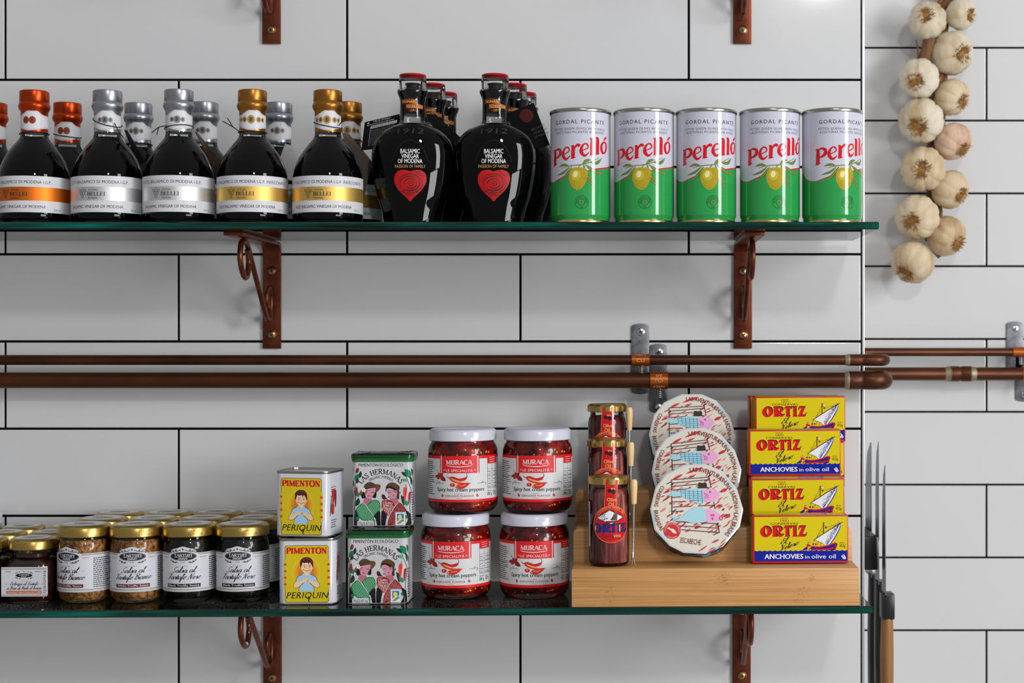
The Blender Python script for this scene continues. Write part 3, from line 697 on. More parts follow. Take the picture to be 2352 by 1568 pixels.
b11 = vb('g', 800, 1.712, 'gold-capped vinegar bottle in back row, behind the bottle next to the flasks')
cord(b1, .001, .0975); cord(b2, -.006, .110, [[(.011, -.0115, .108), (.016, -.013, .099), (.021, -.012, .092)]])
cord(b3, .002, .1035, [[(-.010, -.0125, .104), (-.017, -.016, .102), (-.024, -.017, .096)], [(-.017, -.016, .102), (-.019, -.017, .094)]])
cord(b4, .0, .0985, [[(-.011, -.013, .098), (-.018, -.016, .103), (-.028, -.017, .1085)], [(-.017, -.0158, .102), (-.023, -.017, .112)]])
cord(b5, -.004, .107, [[(.013, -.010, .105), (.018, -.010, .112), (.021, -.010, .117)]]); cord(b7, -.003, .107, [[(.013, -.009, .103), (.018, -.011, .094), (.019, -.011, .084)], [(.016, -.011, .098), (.021, -.011, .088)]])
cord(b8, .001, .0965, [[(.012, -.010, .0965), (.018, -.012, .093)]]); cord(b10, -.002, .097, [[(.013, -.010, .096), (.020, -.013, .090)]]); cord(b11, .001, .100)

# ---------------------------------------------------------------- flask vinegar bottles
FLP = [(.0285, 0), (.030, .0015), (.0335, .0165), (.0385, .032), (.0420, .050), (.0438, .066), (.0440, .078), (.0420, .0880), (.0368, .0965), (.0290, .1030), (.0205, .1070), (.0155, .1092)]
def fl_r(z):
    for (r0, z0), (r1, z1) in zip(FLP, FLP[1:]):
        if z <= z1: t = max(0, (z - z0) / (z1 - z0)); t = t; return r0 + (r1 - r0) * t
    return FLP[-1][0]
FP = [(p.x, p.y) for p in smooth(FLP, 5)]
def fl_rs(z):
    for (r0, z0), (r1, z1) in zip(FP, FP[1:]):
        if z <= z1: return r0 + (r1 - r0) * max(0, (z - z0) / max(1e-9, z1 - z0))
    return FP[-1][0]
FY = .0265
def fl_sy(r): return min(1.0, (FY * (.62 + .38 * r / .044)) / r)      # flattened body, round neck
def flask_map(u, v, h):
    x, z = u * .001, v * .001; r = fl_rs(z); q = max(.05, 1 - (x / r) ** 2)
    return (x, -(r * fl_sy(r) * math.sqrt(q)) - h * .001, z)
def flask():
    o = thing('flask_bottle', '', 'bottle', (0, 0, 0), 0, 'flask shaped vinegar bottles on the upper shelf')
    n = 64; g = G()
    rings = [[(r * math.cos(2 * math.pi * i / n), r * fl_sy(r) * math.sin(2 * math.pi * i / n), z) for i in range(n)] for r, z in FP]
    g.loft(rings); put('glass_body', g, 'black_glass', o, 60)
    g = G(); g.lathe([(.0156, .1093), (.0140, .1115), (.0136, .115), (.0134, .1335), (.0146, .1385), (.0162, .1425), (.0168, .1445), (.0160, .1468), (.0148, .1476)], 48, cap0=False, cap1=False); put('clear_neck', g, 'clear_glass', o, 60)
    g = G(); g.lathe([(.0120, .1195), (.0122, .1345), (.0148, .1425), (.0150, .1445), (.0140, .1452)], 40); put('neck_liquid', g, 'black_glass', o, 50)
    g = G(); g.lathe([(.0145, .1478), (.0147, .150), (.0147, .1605), (.0143, .1612)], 12, cap1=False); put('stopper', g, 'clear_glass', o, 8)
    g = G(); g.lathe([(.0090, .1440), (.0086, .1475), (.0070, .1480), (.0070, .1520), (.0082, .1522), (.0080, .1536), (.0001, .1540)], 32); put('cork', g, 'cork', o, 30)
    g = G(); g.lathe([(.0100, .1586), (.0144, .1612), (.0147, .1619), (.0140, .1630), (.0001, .1634)], 40); put('stopper_disc', g, 'red_plastic', o, 30)
    a = Art(); W_ = C(236, 236, 236)
    a.ring(0, 54, 20.5, 35, .16, C(58, 58, 62), 20, 160, 40)
    for s_, v, h, w in (('BALSAMIC', 75.2, 4.6, 20.6), ('VINEGAR', 69.9, 4.5, 18.6), ('OF MODENA', 64.6, 4.5, 26.2)): a.text(s_, 0, v, h, W_, w, bold=.012)
    a.text('PASSION OF FAMILY', 0, 59.6, 3.4, C(190, 146, 92), 32.5)
    hr = smooth([(0, 24.0), (3.4, 27.6), (8.6, 32.4), (13.2, 37.6), (16.4, 43.4), (17.3, 49.4), (15.4, 54.6), (10.4, 57.4), (4.6, 57.2), (0, 55.8), (-4.8, 57.4), (-10.6, 57.2), (-15.2, 54.0), (-17.2, 48.4), (-16.2, 42.6), (-13.4, 37.2), (-8.8, 32.2), (-3.6, 27.6)], 4, True)
    a.poly([(p.x, p.y) for p in hr], C(176, 8, 15))
    dk, li = C(78, 2, 7), C(206, 30, 36)
    pet = [([(-15, 49), (-9, 53.5), (-1, 55.8), (6, 54.6)], .5, li), ([(15.5, 51), (10, 52.6), (6, 55.8), (4, 56.6)], .7, dk), ([(-12.5, 45), (-8.5, 50.6), (-1, 53), (6.5, 51.6), (11.8, 46.5)], .9, dk), ([(-9.8, 38), (-10.8, 44), (-6.8, 48.8), (0, 50.6), (5.6, 49)], .9, dk),
           ([(-14, 36.8), (-8, 33.6), (0, 32.8), (8, 35), (12.5, 40.5), (12.2, 47)], .8, dk), ([(9.4, 46.5), (9.6, 41), (5.6, 36.5), (-1, 35.2), (-7, 37)], 1.2, dk), ([(-6, 40.5), (-6.6, 44.6), (-3, 47.6), (2.4, 47.8), (5.8, 44.6)], .9, dk),
           ([(6.6, 44.4), (6, 40.2), (2, 37.8), (-2.6, 38.4), (-4.6, 41)], 1.1, dk), ([(-2.8, 42), (-1.6, 45.2), (2, 45.2), (3.4, 42.4), (1.2, 40.4), (-1, 41.2), (-.6, 43.2), (1.2, 43)], .8, dk), ([(-8.4, 42), (-7.4, 46), (-2, 48.8)], .4, li), ([(-4, 33.9), (4, 34.2), (9, 37)], .4, li), ([(-1.4, 45.9), (2, 46.4), (4.6, 44)], .35, li)]
    for p, w, c in pet: a.line(p, [w * .3, w, w, w * .3], c, 5)
    a.text('NET 8.5 FL.OZ.', 0, 33.6, 3.0, C(34, 6, 8), 17.5); a.text('(250mL)', 0, 29.8, 3.0, C(34, 6, 8), 9)
    a.serif('1912', 0, 97, 6, C(46, 46, 52), 28, .1, .05) if False else a.text('1912', 0, 96.5, 5.6, C(40, 40, 46), 28, shear=.2)
    a.build('printed_label', flask_map, 'print', o, 2.5, .005, .12, 2.5)
    a = Art(); rd, gd = C(132, 24, 16), C(226, 176, 66)
    rib = lambda cy, x0, x1, q: [(x0, cy + 2 - q), (x0 + 1.4, cy), (x0, cy - 2 - q)] + [(p.x, p.y) for p in smooth([(x0 + 2, cy - 2), ((x0 + x1) / 2, cy - 1), (x1, cy - 2.4)], 4)] + [(x1, cy + 1.8)] + [(p.x, p.y) for p in smooth([(x1 - 1, cy + 2), ((x0 + x1) / 2, cy + 3.1), (x0 + 2, cy + 2.2)], 4)]
    a.poly(rib(16, -12.5, 6, .8), rd); a.line([(-12, 18.3), (-3, 19.2), (6, 18.0)], .3, gd, 4); a.text('MONARI', -2.8, 14.8, 2.9, gd, 15, bold=.01)
    a.poly(rib(10.6, -7, 14, -.4), rd); a.line([(-6, 12.9), (4, 13.8), (14, 12.4)], .3, gd, 4); a.text('FEDERZONI', 4, 9.4, 2.9, gd, 18.5, bold=.01)
    a.text('1912', 3, 5.8, 2.6, gd, 7.5, shear=.2); a.poly([(-4, 7.6), (2, 7.4), (0, 4.6)], rd)
    a.build('neck_label', cyl_map(13.6, .1160), 'print', o, 1.2)
    return o
fl = None
FS = ((948, 1.643, 2, 'black flask bottle with red rose heart, in front, beside the gold-capped bottle'), (1137, 1.643, 2, 'black flask bottle with red rose heart, in front, beside the olive cans'),
      (993, 1.7035, 0, 'red-topped flask bottle in middle row, behind the flask beside gold-capped bottle'), (1180, 1.7035, 0, 'red-topped flask bottle in middle row, behind the flask beside olive cans'),
      (1021, 1.7635, 0, 'red-topped flask bottle in back row, farthest behind flask beside gold-capped bottle'), (1203, 1.7635, 0, 'red-topped flask bottle in back row, farthest behind flask beside olive cans'))
for px, d, rz, lab in FS:
    if fl is None: fl = flask(); fl.location = (xw(px, d), d - ZW, ZU); fl.rotation_euler.z = R_(rz); fl['label'] = lab
    else: dup(fl, (xw(px, d), d - ZW, ZU), rz, lab)

# ---------------------------------------------------------------- hang tags
def hang_tag(label, pts, d, ddepth, m_, art=None, eye=None, neck=None, group='hang tags on bottle necks'):
    """pts: four photo corners (top-left, top-right, bottom-right, bottom-left); d per corner"""
    ps = [P(px, py, dd) for (px, py), dd in zip(pts, ddepth)]; c = sum(ps, Vector()) / 4
    o = thing('hang_tag', label, 'tag', c, 0, group)
    nrm = (ps[1] - ps[0]).cross(ps[3] - ps[0]).normalized()
    if nrm.y > 0: nrm = -nrm
    g = G(); q = [p - c for p in ps]; t = nrm * .0004
    g.loft([[p - t for p in q], [p + t for p in q]]); put('card', g, m_, o, 20)
    if art:
        U, V = (ps[1] - ps[0]), (ps[3] - ps[0]); wu, wv = U.length * 1000, V.length * 1000
        art[1].build('lettering', lambda u, v, h: tuple(q[0] + U * (u / art[0][0]) + V * (1 - v / art[0][1]) + nrm * (.00045 + h * .001)), 'print', o, None, .004, .02)
    if neck:
        g = G(); e = eye if eye is not None else (q[0] + q[1]) / 2
        g.tube(smooth([e, (e + (neck - c)) / 2 + Vector((0, 0, -.004)), neck - c], 6), .0004, 6); put('string', g, 'string', o, 60)
    return o
a = Art(); g1 = C(200, 200, 200)
a.text('TRUE STORY', 20, 34.5, 2.4, g1, 20); a.poly([(3, 34.5), (6, 34.5), (4.5, 37)], g1); a.smallprint(3, 31.5, 36, 33.5, 1, g1); a.rect(8, 26.5, 38, 30.5, C(190, 190, 190)); a.text('Nutrition Facts', 23, 27.5, 2.2, BLACK, 27, bold=.015)
a.smallprint(8, 3, 38, 25, 12, C(110, 110, 110)); a.line([(7.5, 3), (7.5, 30)], .3, g1)
hang_tag('black tag with white nutrition print behind left flask bottle', [(838, 281), (918, 262), (925, 335), (830, 345)], 0, [1.682, 1.682, 1.674, 1.674], 'black_card', ((40, 38), a), None, None)
a = Art(); a.ell(30, 46, 11, 10, C(84, 14, 14)); 
for r_ in (8, 5.5, 3): a.ring(30, 46, r_, r_ * .9, .8, C(44, 6, 8), 40 * r_, 40 * r_ + 290, 18)
for i, s_ in enumerate(('BALSAMIC', 'VINEGAR', 'OF MODENA')): a.text(s_, 40, 22 - 6 * i, 3.6, C(92, 88, 86), 24, 'C')
hang_tag('black tag with dark red rose hanging right of the flasks, beside olive cans', [(1162, 262), (1226, 236), (1263, 333), (1200, 348)], 0, [1.674, 1.674, 1.660, 1.660], 'black_card', ((50, 60), a), None, None)
hang_tag('plain black tag wedged between the two front flask bottles', [(978, 262), (1000, 262), (1060, 318), (1020, 340)], 0, [1.676, 1.676, 1.672, 1.672], 'black_card')
a = Art(); lc = C(90, 90, 92)
for r_, n_ in ((0, 3), (1, 2), (2, 1)):
    for i in range(n_): a.ring(24 + (i - (n_ - 1) / 2) * 5, 44 - r_ * 5, 2.2, 2.2, .6, lc, n=16)
a.ring(24, 26, 4, 3, .5, lc, n=20); a.text('SILVER', 24, 15, 3.2, lc, 18); a.text('CONDIMENTO', 24, 10, 2.6, lc, 24)
hang_tag('light grey tag with grape mark between the two front gold-capped bottles', [(655, 330), (688, 340), (690, 420), (628, 404)], 0, [1.690, 1.690, 1.676, 1.676], 'grey_card', ((44, 54), a))
hang_tag('dark brown tag leaning behind the gold-capped bottle next to the flasks', [(786, 305), (802, 308), (855, 372), (832, 470)], 0, [1.672, 1.674, 1.676, 1.672], 'brown_card')
hang_tag('dark tag edge behind the silver-capped bottle beside the front orange-capped one', [(286, 298), (292, 300), (334, 372), (318, 380)], 0, [1.655, 1.660, 1.668, 1.662], 'black_card')
hang_tag('dark brown tag behind silver-capped bottle left of the front gold-capped pair', [(448, 302), (452, 304), (510, 372), (490, 384)], 0, [1.650, 1.655, 1.668, 1.660], 'brown_card')

# ---------------------------------------------------------------- olive cans
def olive_can():
    o = thing('olive_can', '', 'can', (0, 0, 0), 0, 'green and white olive cans on the upper shelf')
    r = .0322
    g = G(); g.lathe([(r - .0012, .0022), (r - .0010, .0055), (r - .0002, .0075), (r, .0095), (r, .1155), (r - .0003, .117)], 72); put('can_body', g, 'can_green', o, 30)
    for nm, z0, z1, m_ in (('rim', .1165, .1205, 'tin_metal'), ('base_rim', 0, .0028, 'can_gold')):
        g = G(); q = r + (.0009 if nm == 'rim' else -.0004)
        g.lathe([(r - .0012, z0 + .0001), (q - .0004, z0), (q, z0 + .0007), (q, z1 - .0008), (q - .0006, z1), (r - .0016, z1 - .0002), (r - .0022, z1 - .0035), (.0001, z1 - .0035)] if nm == 'rim' else [(.0001, z0 + .001), (r - .003, z0 + .001), (r - .0025, z0), (q, z0 + .0004), (q, z1 - .0006), (r - .0008, z1)], 72)
        put(nm, g, m_, o, 40)
    a = Art(); gr = C(40, 148, 72); rd = C(198, 20, 32); full = 101
    a.rect(-full, 8.0, full, 116.8, C(196, 196, 210))
    wv = [(-101, 52), (-80, 57), (-60, 55), (-46, 46), (-34, 43.4), (-24, 46.2), (-14, 49.6), (-4, 52.0), (8, 54.2), (20, 56.6), (34, 58.8), (48, 62), (64, 62), (82, 56), (101, 52)]
    ws = [(p.x, p.y) for p in smooth(wv, 5)]; a.k += 1
    for p, q in zip(ws, ws[1:]): a._put([[(p[0], 8.0), (q[0], 8.0), q], [(p[0], 8.0), q, p]], gr, 0, True)
    a.k += 1
    for p, q in zip(ws, ws[1:]):
        if p[0] > -70 and p[0] < 70: a._put(brush_polys([p, q], 1.3 if p[0] > 8 else .8), rd, 0, True)
    a.text('GORDAL PICANTE', 0, 103.8, 4.0, C(16, 16, 26), 59, sp=1.3, bold=.014)
    a.text('PITTED QUEEN OLIVES WITH CHILLI', 0, 97.2, 2.4, C(40, 40, 50), 60, sp=1.2, bold=.012); a.text('ACEITUNAS PICANTES SIN HUESO', 0, 93.6, 2.4, C(40, 40, 50), 57, sp=1.2, bold=.012)
    # large red rising name
    def L(x0, pts_list):
        for pts, w in pts_list:
            p = smooth([(x0 + x * 12.2, 0) for x, y in pts], 1) and smooth([(x0 + x * 12.4, y * 13.4) for x, y in pts], 5)
            ww = lerp_w([q * 14.6 for q in w], len(p))
            a._put(brush_polys([(q.x, 62.6 + (q.x + 33) * .175 + q.y) for q in p], ww), rd)
    E_ = [([(.14, .46), (.66, .62), (.60, .90), (.34, .96), (.12, .70), (.10, .36), (.34, .06), (.56, .10), (.76, .26)], [.07, .09, .13, .10, .20, .27, .20, .12, .05])]
    L(-33.5, [([(.00, 1.03), (.22, .96), (.22, .45), (.20, -.12)], [.05, .25, .31, .30]), ([(-.02, -.12), (.2, -.13), (.46, -.06)], [.07, .12, .08]), ([(.24, .96), (.54, 1.05), (.88, .88), (.88, .58), (.58, .40), (.28, .42)], [.10, .14, .25, .27, .16, .08])])
    L(-19.6, E_); L(-9.4, [([(.02, .98), (.20, .90), (.20, .40), (.18, .02)], [.05, .26, .28, .26]), ([(.02, .02), (.20, .02), (.42, .04)], [.06, .1, .06]), ([(.28, .66), (.46, .92), (.66, .96), (.78, .84)], [.08, .16, .24, .2])])
    L(.6, E_)
    for x in (11.0, 17.6): L(x, [([(.0, 1.30), (.20, 1.22), (.20, .7), (.18, .02)], [.05, .25, .29, .27]), ([(.02, .02), (.2, .02), (.40, .05)], [.06, .1, .06])])
    L(24.2, [([(.40, .90), (.14, .74), (.08, .42), (.22, .08), (.42, .02)], [.10, .20, .26, .20, .10]), ([(.40, .90), (.64, .78), (.72, .48), (.62, .16), (.42, .02)], [.10, .16, .22, .18, .10]), ([(.36, 1.02), (.54, 1.14), (.76, 1.26)], [.06, .16, .13])])
    # olive sprig
    st, l1, l2 = C(112, 116, 44), C(88, 112, 44), C(150, 160, 84)
    a.line([(-20, 57), (-10, 59.4), (2, 60.4), (12, 63.5), (22, 68.5)], [.6, .9, 1.1, .9, .5], st, 5)
    for x0, y0, x1, y1, w, b in ((-11, 59.2, -24, 58.8, 2.8, -.12), (-10, 58.8, -27, 50, 2.6, .1), (-8, 58.6, -22.5, 43.5, 3.4, .08), (4, 60.2, 16, 41, 3.6, -.1), (5, 60, 17.5, 36.5, 3.0, -.16), (6, 60.4, 27.5, 51, 4.2, -.08), (3, 61, 12, 65.8, 3, .12), (11, 63, 25.5, 68.5, 3.4, -.2)):
        a.leaf(x0, y0, x1, y1, w, l1, b, l2)
    a.line([(1, 60), (-.6, 58.6), (-1.4, 56)], .9, st, 4)
    ov = smooth([(-1, 57.4), (5, 57.0), (8.4, 53.8), (8.4, 47.5), (5.2, 39.5), (.6, 34.6), (-4, 34.2), (-8.6, 38), (-11.6, 45), (-11, 52), (-7.4, 56.8)], 5, True)
    a.poly([(p.x, p.y) for p in ov], C(168, 148, 28)); a.ell(-4, 49.5, 5.2, 5.6, C(186, 168, 52), rot=-20); a.ell(-4.4, 50.4, 2.4, 3.6, C(222, 214, 156), rot=-15)
    rn = random.Random(5)
    for i in range(90):
        t = rn.random() * 2 * math.pi; q = .62 + .34 * rn.random(); x, y = -1.6 + 9.4 * q * math.cos(t), 45.6 + 11 * q * math.sin(t)
        if x + y * .2 > 6 or y < 42: a._put([[(x, y), (x + .6, y), (x + .3, y + .5)]], C(112, 88, 18), 0, True)
    gk = C(14, 62, 34)
    a.ring(2, 21, 7.0, 7.0, .35, gk); a.ring(2, 21, 3.5, 3.5, .35, gk); a.star(2, 21, 1.7, C(206, 26, 26))
    a.text('FRUTO DE LA TIERRA', 0, 0, 1.45, gk, 16.5, arc=(2, 21, 4.5, 90, False), sp=1.1, bold=.01); a.text('1964', 0, 0, 1.3, gk, 4, arc=(2, 21, 6.1, 270, True), bold=.01)
    a.build('printed_wrap', cyl_map(32.2), 'print_gloss', o, 2.6, .004, .04)
    return o
oc = olive_can()
for i, (px, rz, lab) in enumerate(((1333.5, 0, 'olive can in upper shelf row, the one touching the flask bottles'), (1479, -2, 'olive can, second in the row counted from the flask bottles'), (1622, 7, 'olive can in the middle of the upper shelf row of five'),
                                   (1768, 9, 'olive can, second in the row counted from the shelf end'), (1911, 20, 'olive can standing last, at the open end of the upper shelf'))):
    d = 1.6265
    if i == 0: oc.location = (xw(px, d), d - ZW, ZU); oc['label'] = lab
    else: dup(oc, (xw(px, d), d - ZW, ZU), rz, lab)
# ================================================================ lower shelf
TY = -math.degrees(TL)
def on_shelf(px, d): x = xw(px, d); return (x, d - ZW, zl(x) + .0001)
# ---------------------------------------------------------------- bamboo step riser
RX0, RX1 = (1313 - VX) / F * 1.592, (1975 - VX) / F * 1.592
o = thing('step_riser', 'three-step bamboo riser carrying anchovy jars, round tins and yellow boxes', 'riser', (0, 0, ZL0 + .0001), 0, None, 0, TY)
zb = ZL0; S1, S2, S3 = EYE - .238, EYE - .202, EYE - .166
Y0, Y1, Y2, Y3 = 1.592 - ZW, 1.645 - ZW, 1.700 - ZW, 1.757 - ZW
for nm, y0, y1, zt in (('lower_step', Y0, Y1, S1), ('middle_step', Y1 + .0002, Y2, S2), ('upper_step', Y2 + .0002, Y3, S3)):
    g = G(); c = .004 if nm != 'lower_step' else .0012
    g.prism([(RX0, 0), (RX1, 0), (RX1, zt - zb - .0006 - c), (RX1 - c, zt - zb - .0006), (RX0 + c, zt - zb - .0006), (RX0, zt - zb - .0006 - c)], 'y', y0, y1, .0008); put(nm, g, 'bamboo', o, 25)
rn = random.Random(21)
for x0, w_, z0, z1 in ((.0 - .0285, .012, .003, .022), (.086, .020, .023, .036), (.170, .015, .002, .022), (.186, .006, .026, .033)):
    a = Art(); a.k = 1
    for i in range(int(w_ * 6500)):
        x, z, l = rn.gauss(x0 + w_ / 2, w_ * .28) * 1000, rn.uniform(z0, z1) * 1000, rn.uniform(.5, 2.2)
        a._put([[(x, z), (x + l, z - .06), (x + l, z + .1)], [(x, z), (x + l, z + .1), (x, z + .13)]], rn.choice((C(120, 74, 34), C(150, 100, 50), C(104, 62, 28))), 0, True, [i * .02, i * .02])
    a.build('growth_node', lambda u, v, h: (u * .001, Y0 - h * .001, v * .001), 'print_matt', o, None, .006, .01)
def on_step(px, d, z): return (xw(px, d), d - ZW, z + TL * xw(px, d) + .0002)

# ---------------------------------------------------------------- truffle sauce jars
def jar_label_art(kind):
    a = Art(); W_ = C(206, 206, 213); K = C(20, 20, 24); gd = C(176, 150, 96)
    x = lambda X: 29 * math.asin(max(-.99, min(.99, (X - 1265) / 11.76 / 29))); y = lambda Y: (1140 - Y) / 11.76
    a.rect(-62, 0, 62, 41.5, W_)
    arch = smooth([(-17, 40), (-14.5, 42.5), (-12, 45.5), (-6.5, 46.8), (0, 48.6), (6.5, 46.8), (12, 45.5), (14.5, 42.5), (17, 40)], 4)
    a.poly([(p.x, p.y) for p in arch], W_)
    for v, c in ((39.6, K), (40.6, gd), (2.4, K), (1.2, gd)):
        if v > 30: a.rect(-62, v, -16.5, v + .45, c); a.rect(16.5, v, 62, v + .45, c)
        else: a.rect(-62, v, 62, v + .45, c)
    a.ell(0, 38, 14.4, 4.6, K, 40); a.ring(0, 38, 13.6, 4.0, .2, C(150, 146, 140), n=40)
    a.serif('TARTUFI', 0, 37.7, 2.9, W_, 19.5, .2, .09, .08); a.rect(-9.5, 36.9, 9.5, 37.2, W_); a.serif('JIMMY', 0, 34.4, 2.0, W_, 10.5, .2, .09, .08)
    for sg in (-1, 1):
        for x0, y0, r_ in ((11.2, 43.6, 1.3), (7.6, 44.6, 1.0), (13.8, 42.0, .8), (11.0, 32.2, 1.2), (7.4, 31.6, .9), (13.6, 33.6, .8)):
            a.line([(sg * (x0 + q * math.cos(t)), y0 + q * math.sin(t)) for t, q in [(k * .7, r_ * (1 - k * .07)) for k in range(10)]], .55, K)
        a.line([(sg * 13.5, 42.6), (sg * 9, 43.2), (sg * 4, 44.2), (sg * 2, 45.4)], [.2, .7, .6, .2], K, 4); a.line([(sg * 13, 33.2), (sg * 9, 31.4), (sg * 5, 31.6)], [.2, .8, .2], K, 4)
    a.star(0, 45.6, 1.3, K, 5, .5); a.star(3, 44.8, .7, K); a.star(-3, 44.8, .7, K); a.text('EST 1985', 0, 31.2, 1.0, K, 4.6)
    for i in range(5): a.star(-4.2 + 2.1 * i, 27.8, .55, K)
    a.text('PRODUCT', 22, 36, 1.5, gd, 8); a.text('ITALIAN', -22, 36, 1.5, gd, 7.5)
    a.script('Salsa al', 0, 20.8, 2.9, K, 24.5, .17); a.rect(-17.5, 22.4, -15.6, 22.7, gd); a.rect(17, 22.4, 20, 22.7, gd)
    if kind == 'w': a.script('Tartufo Bianco', 0, 13.6, 2.9, K, 39, .17)
    else: a.script('Tartufo Nero', 0, 13.6, 2.9, K, 36, .17)
    bar = C(96, 32, 28) if kind == 'w' else C(24, 22, 26)
    a.rect(-18.6, 4.8, 18.6, 8.6, bar); a.text('White Truffle Sauce' if kind == 'w' else 'Black Truffle Sauce', 0, 5.8, 2.0, W_, 34, bold=.012)
    a.smallprint(29, 4, 50, 37, 15, C(60, 60, 66), 3); a.smallprint(-52, 4, -29, 37, 15, C(60, 60, 66), 4)
    return a
def lid_sticker_art(r):
    a = Art(); K = C(52, 50, 50)
    a.ell(0, 0, r, r, C(218, 218, 220), 40); a.ring(0, 0, r * .93, r * .93, .4, K, n=40); a.ell(0, 0, r * .62, r * .2, K, 30); a.serif('TARTUFI', 0, -.9, 2.0, C(218, 218, 220), r * .9)
    for sg in (-1, 1): a.line([(-r * .5, sg * r * .3), (0, sg * r * .36), (r * .5, sg * r * .3)], [.4, 1.6, .4], K, 4)
    a.smallprint(-r * .5, -r * .75, r * .5, -r * .45, 2, K); return a
def screw_lid(o, R, z0, z1, m_, sticker=None, name='lid', dates=None):
    g = G(); h = z1 - z0
    g.lathe([(R - .0022, z0 + .0004), (R - .0006, z0), (R, z0 + .0006), (R - .0001, z1 - .0035), (R - .0012, z1 - .0015), (R - .0032, z1 - .0004), (R - .0050, z1), (R - .0062, z1 - .0006), (R * .5, z1 - .0003), (.0001, z1 - .0003)], 64)
    l = put(name, g, m_, o, 40)
    if sticker: lid_sticker_art(sticker).build('lid_sticker', lambda u, v, h: (u * .001, v * .001, z1 - .0004 + .0004 + h * .001), 'print', l)
    if dates:
        a = Art()
        for i, s_ in enumerate(dates): a.text(s_, dates_u, .5 + 3.0 * (len(dates) - 1 - i), 2.3, C(30, 22, 10), [12.5, 15][i])
        a.build('date_stamp', cyl_map(R * 1000, z0 + .0015), 'print_matt', l, 3, .004, .03)
    return l
TJR = .0284
def truffle_jar(kind):
    o = thing('truffle_jar', '', 'jar', (0, 0, 0), 0, 'truffle sauce jars on the lower shelf')
    prof = [(.0001, .0022), (.0195, .0022), (.0222, .0002), (.0245, .0004), (.0270, .0028), (.0282, .0068), (TJR, .012), (TJR, .0580), (.0280, .0625), (.0262, .0672), (.0252, .0700), (.0252, .0725)]
    g = G(); g.lathe([(max(r - .0012, .0001), z + (.0018 if i < 5 else 0)) for i, (r, z) in enumerate(prof[:-2])] + [(.0001, .068)], 48); put('contents', g, 'white_truffle' if kind == 'w' else 'black_truffle', o, 60)
    g = G(); g.lathe(prof, 56, cap1=False); put('glass_jar', g, 'jar_glass', o, 60)
    screw_lid(o, .0285, .0706, .0832, 'lid_gold', 23)
    jar_label_art(kind).build('label', cyl_map(TJR * 1000, .0125), 'print', o, 2.4)
    return o
dates_u = 0
tj = {}
COLS = ((195, 'w', -21), (315, 'w', 8), (436, 'b', 2), (558, 'b', 3))
words = (('first', 'beside the square honey jar'), ('second', 'left of the black sauce pair'), ('third', 'right of the white sauce pair'), ('fourth', 'beside the yellow paprika tin'))
for ri, d in enumerate((1.656, 1.7135, 1.7708)):
    for ci, (px0, k, rz) in enumerate(COLS):
        x = xw(px0, 1.656); loc = (x, d - ZW, zl(x) + .0001)
        what = 'white truffle sauce jar with pale grainy filling' if k == 'w' else 'black truffle sauce jar with dark filling'
        lab = f'{what}, front row, {words[ci][1]}' if ri == 0 else f'gold-lidded {"white" if k == "w" else "black"} sauce jar, {("", "middle", "back")[ri]} row, {words[ci][1]}'
        if ri and ci == 0: lab = f'gold-lidded sauce jar in {("", "middle", "back")[ri]} row, first behind the square honey jars side'
        if k not in tj: tj[k] = truffle_jar(k); o = tj[k]; o.location = loc; o.rotation_euler = (0, R_(TY), R_(rz)); o['label'] = lab
        else: o = dup(tj[k], loc, rz, lab, 0, TY)
        if ri == 0 and ci in (1, 2):
            lid = [c for c in o.children if c.name.startswith('lid')][0]; a = Art(); u0 = (0, 13, 12, 6)[ci]
            for i, (s_, w_) in enumerate((('10-06-24', 11), ('L B16921/S', 14)) if ci == 1 else (('24-03-24', 11), ('Y-L N08321/6', 16))): a.text(s_, u0 + i * 1.2, 4.6 - 3.1 * i, 2.2, C(34, 24, 10), w_)
            a.build('date_stamp', cyl_map(28.5, .0718), 'print_matt', lid, 3, .004, .04)

